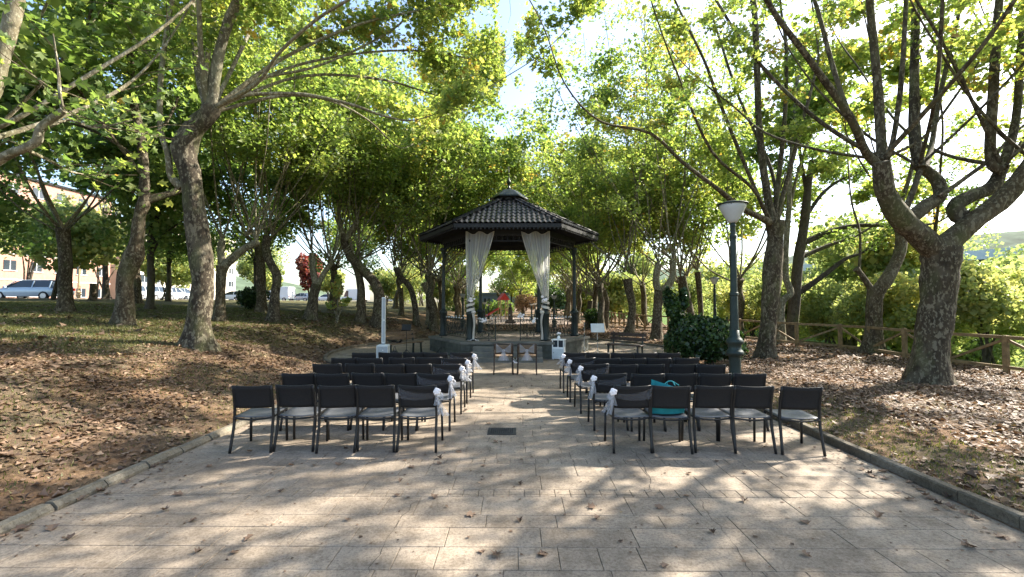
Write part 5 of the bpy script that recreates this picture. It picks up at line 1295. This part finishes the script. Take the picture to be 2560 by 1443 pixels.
# ================================================================== cars up on the street
def loft(mb, secs):
    n = len(secs[0]); k0 = len(mb.V)
    Fc = [(i * n + j, i * n + (j + 1) % n, (i + 1) * n + (j + 1) % n, (i + 1) * n + j) for i in range(len(secs) - 1) for j in range(n)]
    Fc += [tuple(range(n - 1, -1, -1)), tuple((len(secs) - 1) * n + j for j in range(n))]
    return mb.add([p for s in secs for p in s], Fc)
def car(loc, rz, label, paint, kind='hatch', L=4.2, W=1.76, H=1.46):
    o = empty('parked_car' if kind != 'van' else 'parked_van', loc, rz, label=label, cat='car' if kind != 'van' else 'van', group='vehicles parked along the street')
    h = L / 2
    if kind == 'van': st_ = [(-h, .45, 1.0), (-h + .05, .40, 1.05), (-h + .4, .35, 1.05), (h - 1.2, .33, 1.08), (h - .55, .33, 1.02), (h - .1, .36, .82), (h, .45, .7)]
    else: st_ = [(-h, .42, .80), (-h + .08, .34, .92), (-h + .5, .30, .94), (0, .28, .93), (h - 1.3, .28, .90), (h - .9, .28, .86), (h - .25, .30, .72), (h, .40, .58)]
    secs = []
    for x, zb, zt in st_:
        e = 1 - .12 * (abs(x) / h) ** 6; w = W / 2 * e
        secs.append([(x, -w * .93, zb), (x, -w, zb + .14), (x, -w, zt - .12), (x, -w * .93, zt), (x, w * .93, zt), (x, w, zt - .12), (x, w, zb + .14), (x, w * .93, zb)])
    autosmooth(loft(MB(), secs).build('body', paint, o), 45)
    if kind == 'van': gs = [(-h + .06, 1.04, .99), (-h + .1, H - .06, .96), (-h + .4, H, .93), (h - 1.9, H, .93), (h - 1.55, H - .08, .92), (h - .95, 1.10, .97), (h - .7, 1.0, .97)]
    elif kind == 'sedan': gs = [(-h + .55, .93, .93), (-h + .95, H - .12, .84), (-h + 1.5, H, .80), (h - 2.1, H - .02, .80), (h - 1.75, H - .14, .82), (h - 1.05, .88, .92)]
    else: gs = [(-h + .12, .93, .94), (-h + .30, H - .14, .86), (-h + .75, H, .82), (h - 2.1, H - .02, .82), (h - 1.75, H - .14, .83), (h - 1.0, .88, .93)]
    zbelt = .90 if kind != 'van' else 1.02
    secs = [[(x, -W / 2 * .93, zbelt - .03), (x, -W / 2 * f * .97, (zbelt + z) / 2), (x, -W / 2 * f * .86, z), (x, W / 2 * f * .86, z), (x, W / 2 * f * .97, (zbelt + z) / 2), (x, W / 2 * .93, zbelt - .03)] for x, z, f in gs]
    autosmooth(loft(MB(), secs).build('cabin', 'glass' if kind != 'van' else paint, o), 35)
    rf = MB(); a, b_ = gs[2], gs[3]
    rf.add([(a[0] - .3, -W / 2 * .70, a[1] + .0), (b_[0] + .25, -W / 2 * .70, b_[1]), (b_[0] + .25, W / 2 * .70, b_[1]), (a[0] - .3, W / 2 * .70, a[1])] + [(x_, y_, z_ + .025) for x_, y_, z_ in [(a[0] - .15, -W / 2 * .62, a[1]), (b_[0] + .1, -W / 2 * .62, b_[1]), (b_[0] + .1, W / 2 * .62, b_[1]), (a[0] - .15, W / 2 * .62, a[1])]], [(4, 5, 6, 7), (0, 1, 5, 4), (1, 2, 6, 5), (2, 3, 7, 6), (3, 0, 4, 7)])
    rf.build('roof', paint, o)
    for s in (-1, 1):
        if kind != 'van':
            for xp in (gs[1][0] + .12, (gs[2][0] + gs[3][0]) / 2, gs[4][0] - .0):
                MB().bar((xp if xp < gs[4][0] - .1 else gs[5][0] - .05, s * (W / 2 * .93), .89), (xp, s * W / 2 * .74, H - .07), .07, .05).build('pillar', paint, o)
        else:
            MB().add([(h - 2.0, s * W / 2 * .945, 1.10), (h - 1.05, s * W / 2 * .955, 1.10), (h - 1.5, s * W / 2 * .90, H - .35), (h - 2.0, s * W / 2 * .915, H - .35)], [(0, 1, 2, 3)]).build('side_window', 'glass', o, solid=.03)
        for xw in (-h + .78, h - .82):
            wh = empty('wheel', (xw, s * (W / 2 - .09), .32)); wh.parent = o; wh.rotation_euler = (math.pi / 2, 0, 0)
            MB().lathe([(.20, -.09), (.31, -.10), (.325, -.05), (.325, .05), (.31, .10), (.20, .09)], (0, 0, 0), 18).build('tyre', 'rubber', wh, True)
            MB().lathe([(.02, -.096), (.20, -.094), (.205, .094), (.02, .096)], (0, 0, 0), 12).build('rim', 'rim', wh)
        MB().box((h - .10, s * W / 2 * .68, .66), (.16, .34, .13), bev=.03).build('headlight', 'lamp_glass', o)
        MB().box((-h + .03, s * W / 2 * .76, .80), (.08, .24, .18)).build('tail_light', 'light_red', o)
        MB().box((gs[-1][0] - .25, s * (W / 2 + .06), .95), (.10, .16, .11), bev=.02).build('mirror', paint, o)
    if kind == 'van': MB().add([(h - 1.50, -W / 2 * .78, H - .22), (h - .93, -W / 2 * .86, 1.16), (h - .93, W / 2 * .86, 1.16), (h - 1.50, W / 2 * .78, H - .22)], [(0, 1, 2, 3)]).build('windscreen', 'glass', o, solid=.06)
    return o
RZ = 2.046
def car_at(px, Y, *a, **k):
    x = (px - 1290) / F * Y; car((x, Y, RZ), *a, **k)
car_at(70, 32.8, R(185), 'silver-blue hatchback parked broadside behind the lawn edge', 'car_silver', 'hatch', L=4.5)
car_at(346, 44.5, R(100), 'white car parked nose-in, first of the row past the elbowed tree', 'car_white')
car_at(382, 46.5, R(98), 'grey car parked nose-in, second of the row past the elbowed tree', 'car_grey')
car_at(420, 49, R(97), 'white estate car parked nose-in, third of the row past the elbowed tree', 'car_white', 'sedan')
car_at(447, 52, R(98), 'pale grey car parked nose-in, last of the row past the elbowed tree', 'car_grey')
car_at(582, 64, R(165), 'white hatchback parked beyond the low dark bush', 'car_white')
car_at(690, 72, R(172), 'white van parked behind the S-shaped plane tree', 'car_white', 'van', L=5.3, W=2.0, H=2.35)
car_at(752, 77, R(168), 'grey car parked between the van and the two-stemmed tree', 'car_grey', 'sedan')
car_at(815, 86, R(172), 'white car parked beyond the two-stemmed tree', 'car_white')
car_at(885, 96, R(172), 'white camper van parked far along the street', 'car_white', 'van', L=5.8, W=2.1, H=2.7)
car_at(985, 118, R(172), 'white car parked farthest along the street', 'car_white', 'sedan')

# ================================================================== buildings
def block(name, label, loc, rz, w, d, h, floors, bays, wall, parent_cat='building', roof_m='tile', wh=1.3):
    o = empty(name, loc, rz, label=label, cat=parent_cat)
    MB().box((0, d / 2, h / 2), (w, d, h)).build('wall', wall, o)
    MB().box((0, d / 2, h + .15), (w + .5, d + .5, .3)).build('roof', roof_m, o)
    wm = MB().box((0, 0, 0), (w / bays * .45, .10, wh)).mesh('window', 'glass'); sm = MB().box((0, 0, 0), (w / bays * .52, .2, .08)).mesh('sill', 'white'); fm = MB().box((0, 0, 0), (.07, .14, wh)).mesh('frame', 'white')
    for f in range(floors):
        for b_ in range(bays):
            x = -w / 2 + (b_ + .5) * w / bays; z = (f + .55) * h / floors
            wi = mobj('window', wm, o, (x, 0, z)); mobj('sill', sm, wi, (0, -.03, -wh / 2 - .04)); mobj('frame', fm, wi, (0, -.02, 0))
        if f: MB().box((0, -.03, f * h / floors), (w, .1, .12)).build('string_course', 'white', o)
    return o
block('apartment_block', 'salmon brick apartment block across the street', (-66, 60, 1.5), R(90), 26, 12, 17, 5, 8, 'brick')
block('apartment_block', 'cream rendered apartment block farther along the street', (-66, 92, 1.5), R(90), 28, 12, 15, 5, 8, 'render_wall')
block('kiosk', 'low grey building at the end of the avenue behind the hedge', (-5.0, 78, .3), 0, 7, 6, 3.0, 1, 3, 'louvre', 'building', 'louvre')
# long shed across the river: each course of cladding is a board
shed = empty('long_building', (46, 44, -.5), R(-68), label='long grey building with blue-grey slatted cladding across the river', cat='building')
MB().box((0, 6, 3.3), (70, 12, 6.6)).build('wall', 'louvre', shed); MB().box((0, 5.6, 7.0), (71, 13.4, .9)).build('roof', 'white_roof', shed); MB().box((0, -.10, 3.0), (70.4, .3, .7)).build('band', 'white_roof', shed)
bm = MB().box((0, 0, 0), (70, .10, .16)).mesh('cladding_board', 'louvre')
for i in range(11): mobj('cladding_board', bm, shed, (0, -.06, 3.7 + i * .26))
for i in range(14): MB().box((-32.5 + i * 5, -.05, 1.6), (3.2, .12, 1.5)).build('window', 'glass', shed)

# ================================================================== playground and monument beyond the bandstand
pl = at(1258, 800, 50); pg = empty('play_tower', (pl.x, 50, .07), R(20), label='wooden play tower with a red roof and slide', cat='play tower')
for sx in (-1, 1):
    for sy in (-1, 1): MB().bar((sx * .45, sy * .45, 0), (sx * .38, sy * .38, 2.3), .10).build('post', 'play_wood', pg)
MB().box((0, 0, 1.1), (.95, .95, .06)).build('deck', 'play_wood', pg)
rf = MB(); rf.add([(-.6, -.55, 2.1), (.6, -.55, 2.1), (0, -.55, 2.85), (-.6, .55, 2.1), (.6, .55, 2.1), (0, .55, 2.85)], [(0, 1, 2), (5, 4, 3), (0, 2, 5, 3), (2, 1, 4, 5), (1, 0, 3, 4)]); rf.build('roof', 'play_red', pg)
MB().grid([[(-.5 - 1.7 * t, w, 1.1 - 1.0 * t + (.16 if abs(w) > .25 else 0)) for w in (-.27, -.26, 0, .26, .27)] for t in np.linspace(0, 1, 8)]).build('slide', 'play_red', pg, solid=.03)
for i in range(5): MB().bar((.7 + .02 * i, -.3, .2 + .2 * i), (.7 - .04 * i, .3, .2 + .2 * i), .05).build('rung', 'play_wood', pg)
for s in (-1, 1): MB().bar((1.0, s * .32, 0), (.45, s * .32, 1.2), .06).build('ladder_side', 'play_wood', pg)
mn = at(1276, 808, 40); mo = empty('monument', (mn.x, 40, .065), label='brown stone pedestal with a small bust in the open square', cat='monument')
MB().box((0, 0, .10), (.95, .95, .20), bev=.02).build('plinth', 'granite', mo); MB().box((0, 0, .24), (.7, .7, .08)).build('step', 'granite', mo)
MB().box((0, 0, .72), (.36, .36, .90), bev=.02).build('pedestal', 'granite', mo); MB().box((0, 0, 1.20), (.46, .46, .07)).build('pedestal_cap', 'granite', mo)
bu = MB(); bu.lathe([(.10, 0), (.19, .06), (.17, .16), (.07, .22), (.065, .27), (.10, .32), (.115, .40), (.09, .48), (.03, .53)], (0, 0, 1.235), 12); bu.build('bust', 'granite', mo, True)

# ================================================================== leaf litter, grass and single fallen leaves
def scatter(x0, x1, y0, y1, per_m2, rg, dens=None):
    n = int((x1 - x0) * (y1 - y0) * per_m2); x = rg.uniform(x0, x1, n); y = rg.uniform(y0, y1, n)
    d = edge_distance(x, y); ok = d > .10
    if dens is not None: ok &= rg.random(n) < dens(x, y, d)
    x, y = x[ok], y[ok]; return np.stack([x, y, ground_z(x, y)], -1)
def patch(x, y, f=.6, s=0): return .5 + .5 * np.sin(f * x * 1.7 + 1.3 * np.sin(f * y * 1.1 + s)) * np.sin(f * y * 1.9 + s + np.sin(f * x * 2.3))
def litter(name, P, size, rg, shape, label, lift=.03):
    P = P + np.stack([0 * P[:, 0], 0 * P[:, 0], rg.uniform(.008, lift, len(P))], -1)
    me = leaf_mesh(name, P, size, rg, shape, 'litter', np.clip(rg.beta(2, 2.2, len(P)), 0, 1), up=.80, curl=.42); TRI[0] += len(me.polygons)
    o = mobj(name, me); tag(o, label, 'leaves', kind='stuff')
rg = np.random.default_rng(900)
litter('leaf_litter', scatter(4.2, 13.2, 2.2, 14, 230, rg, lambda x, y, d: np.clip(.18 + .95 * patch(x, y) + .5 * (d > 1.5), 0, 1) * np.where(d < 1.2, .4, 1)), .078, rg, LEAF_MID, 'dry fallen leaves carpeting the ground on the fence side')
litter('leaf_litter', scatter(3.4, 13.2, 14, 30, 85, rg, lambda x, y, d: np.clip(.35 + .8 * patch(x, y), 0, 1)), .125, rg, LEAF_FAR, 'dry fallen leaves carpeting the ground towards the far fence')
litter('leaf_litter', scatter(-9.5, -4.2, 2.2, 14, 400, rg, lambda x, y, d: np.clip(.25 + 1.0 * patch(x, y, .6, 2), 0, 1) * np.where(d < .9, .35, 1) * np.clip((10.5 + x) / 4, .15, 1)), .070, rg, LEAF_MID, 'dry fallen leaves covering the grassy bank')
litter('leaf_litter', scatter(-13, -3.0, 14, 27, 80, rg, lambda x, y, d: np.clip(.3 + .8 * patch(x, y, .6, 2), 0, 1) * np.clip((13.5 + x) / 5, .1, 1)), .12, rg, LEAF_FAR, 'dry fallen leaves covering the bank beyond the loudspeaker')
litter('leaf_litter', scatter(-22, -9, 6, 24, 14, rg), .13, rg, LEAF_FAR, 'thin scatter of dry leaves on the upper lawn')
litter('leaf_litter', scatter(-5, 7, 24.4, 38, 40, rg), .17, rg, LEAF_FAR, 'dry leaves on the ground behind the bandstand')
def blades(name, P, h, rg, label):
    n = len(P); a = rg.uniform(0, 6.28, n); w = .006 + .004 * rg.random(n); hh = h * rg.uniform(.5, 1.3, n); ln_ = rg.normal(0, .5, (n, 2)) * hh[:, None]
    V = np.zeros((n, 3, 3)); V[:, 0] = P; V[:, 1] = P; V[:, 2] = P
    V[:, 0, 0] -= w * np.cos(a); V[:, 0, 1] -= w * np.sin(a); V[:, 1, 0] += w * np.cos(a); V[:, 1, 1] += w * np.sin(a); V[:, 2, :2] += ln_; V[:, 2, 2] += hh
    me = raw_mesh(name, V.reshape(-1, 3), np.arange(3 * n).reshape(-1, 3), mat='grass', tint=np.repeat(rg.beta(2, 2, n), 3)); TRI[0] += n
    tag(mobj(name, me), label, 'grass', kind='stuff')
blades('grass', scatter(-10, -4.2, 2.2, 14, 500, rg, lambda x, y, d: np.clip(-.1 + 1.0 * (1 - patch(x, y, .6, 2)), 0, 1)), .04, rg, 'short dry grass on the near bank')
blades('grass', scatter(-26, -8, 8, 26, 260, rg), .075, rg, 'short grass of the upper lawn')
blades('grass', scatter(4.3, 9, 2.4, 9, 500, rg, lambda x, y, d: (d < 1.6) * .8 + .05), .04, rg, 'short grass along the kerb on the fence side')

var = []
for i in range(7):
    rgi = np.random.default_rng(950 + i); L = LEAF_NEAR.copy() * .09; V = []
    cu, fo_ = rgi.uniform(.6, 2.2), rgi.uniform(.15, .9)
    for x, y in L:
        yy = y - .05; V.append((x * (1 - .25 * fo_), yy * .9, .006 + fo_ * abs(x) * .8 + cu * yy * yy * 2.2 + rgi.normal(0, .004)))
    V.append((0, .01, .004)); k = len(L)
    Fc = [(k, j, (j + 1) % k) for j in range(k)]
    V += [(-.004, -.06, .004), (.004, -.06, .004)]; Fc.append((k + 1, k + 2, 0))
    var.append(raw_mesh('fallen_leaf', V, faces=Fc, mat='litter', tint=[rgi.uniform(.1, .75)] * len(V)))
PX = [(1210, 1165), (1120, 1188), (1025, 1170), (990, 1240), (1000, 1205), (1085, 1245), (1300, 1212), (1355, 1385), (1240, 1388), (1205, 1383), (1475, 1270), (1492, 1300), (1660, 1418), (1780, 1330), (1720, 1185), (1860, 1183),
      (2015, 1310), (2018, 1390), (2195, 1295), (1715, 1242), (1860, 1253), (1645, 1270), (785, 1165), (845, 1163), (440, 1240), (410, 1278), (480, 1305), (500, 1380), (585, 1382), (170, 1348), (130, 1325), (520, 1168), (400, 1178), (455, 1118),
      (380, 1170), (60, 1298), (165, 1262), (200, 1250), (1740, 1128), (1910, 1120), (1630, 1128), (1100, 1148), (1145, 1130), (985, 1052), (1220, 1060), (1240, 1107), (1205, 1020), (1230, 1025), (1300, 1305), (1180, 1290), (700, 1230), (870, 1300), (620, 1350), (730, 1165),
      (2140, 1150), (2170, 1185), (2185, 1192), (2200, 1180), (2215, 1198), (2155, 1176), (2310, 1240), (2330, 1250), (2350, 1262), (2300, 1225), (2270, 1250), (2420, 1365), (2500, 1345), (2380, 1275), (2410, 1285), (2440, 1300), (2340, 1275), (2430, 1370), (2060, 1150), (1350, 1390)]
n_lf = 0
rgf = np.random.default_rng(970); nf = 1500
fx = np.where(rgf.random(nf) < .45, np.sign(rgf.random(nf) - .5) * (PATH_W - .08 - np.abs(rgf.normal(0, .25, nf))), rgf.uniform(-4, 4, nf)); fy = rgf.uniform(2.6, 12, nf)
me = leaf_mesh('leaf_fragments', np.stack([fx, fy, np.full(nf, .006)], -1), .026, rgf, LEAF_FAR, 'litter', rgf.beta(1.4, 2.6, nf), up=.85, curl=.3)
tag(mobj('leaf_fragments', me), 'crumbled bits of dry leaf on the paving', 'leaf bits', kind='stuff')
def drop(x, y, s=1.0):
    global n_lf
    o = mobj('fallen_leaf', var[n_lf % 7], None, (x, y, .003), (rng.normal(0, .12), rng.normal(0, .12), rng.uniform(0, 6.28)), (s, s, s)); n_lf += 1
    tag(o, 'curled brown fallen leaf lying loose on the paving', 'leaf', 'fallen leaves lying loose on the paving')
for px, py in PX:
    p = on_flat(px, py); drop(p.x, p.y, rng.uniform(.75, 1.25))
for _ in range(45): drop(rng.uniform(-4, 4), rng.uniform(5.2, 12.5), rng.uniform(.6, 1.0))
for _ in range(70):
    a = rng.uniform(0, 6.28); r_ = rng.uniform(3.8, 6.4); x, y = GX + r_ * math.cos(a), GY + r_ * math.sin(a)
    if y < 21.5: drop(x, y, rng.uniform(.7, 1.1))
for s in (-1, 1):
    for _ in range(22): drop(s * (PATH_W - abs(rng.normal(.06, .07)) - .03), rng.uniform(3.2, 11), rng.uniform(.7, 1.2))
print('leaf faces', TRI[0], 'tiles', n_tile, 'objects', len(bpy.data.objects))
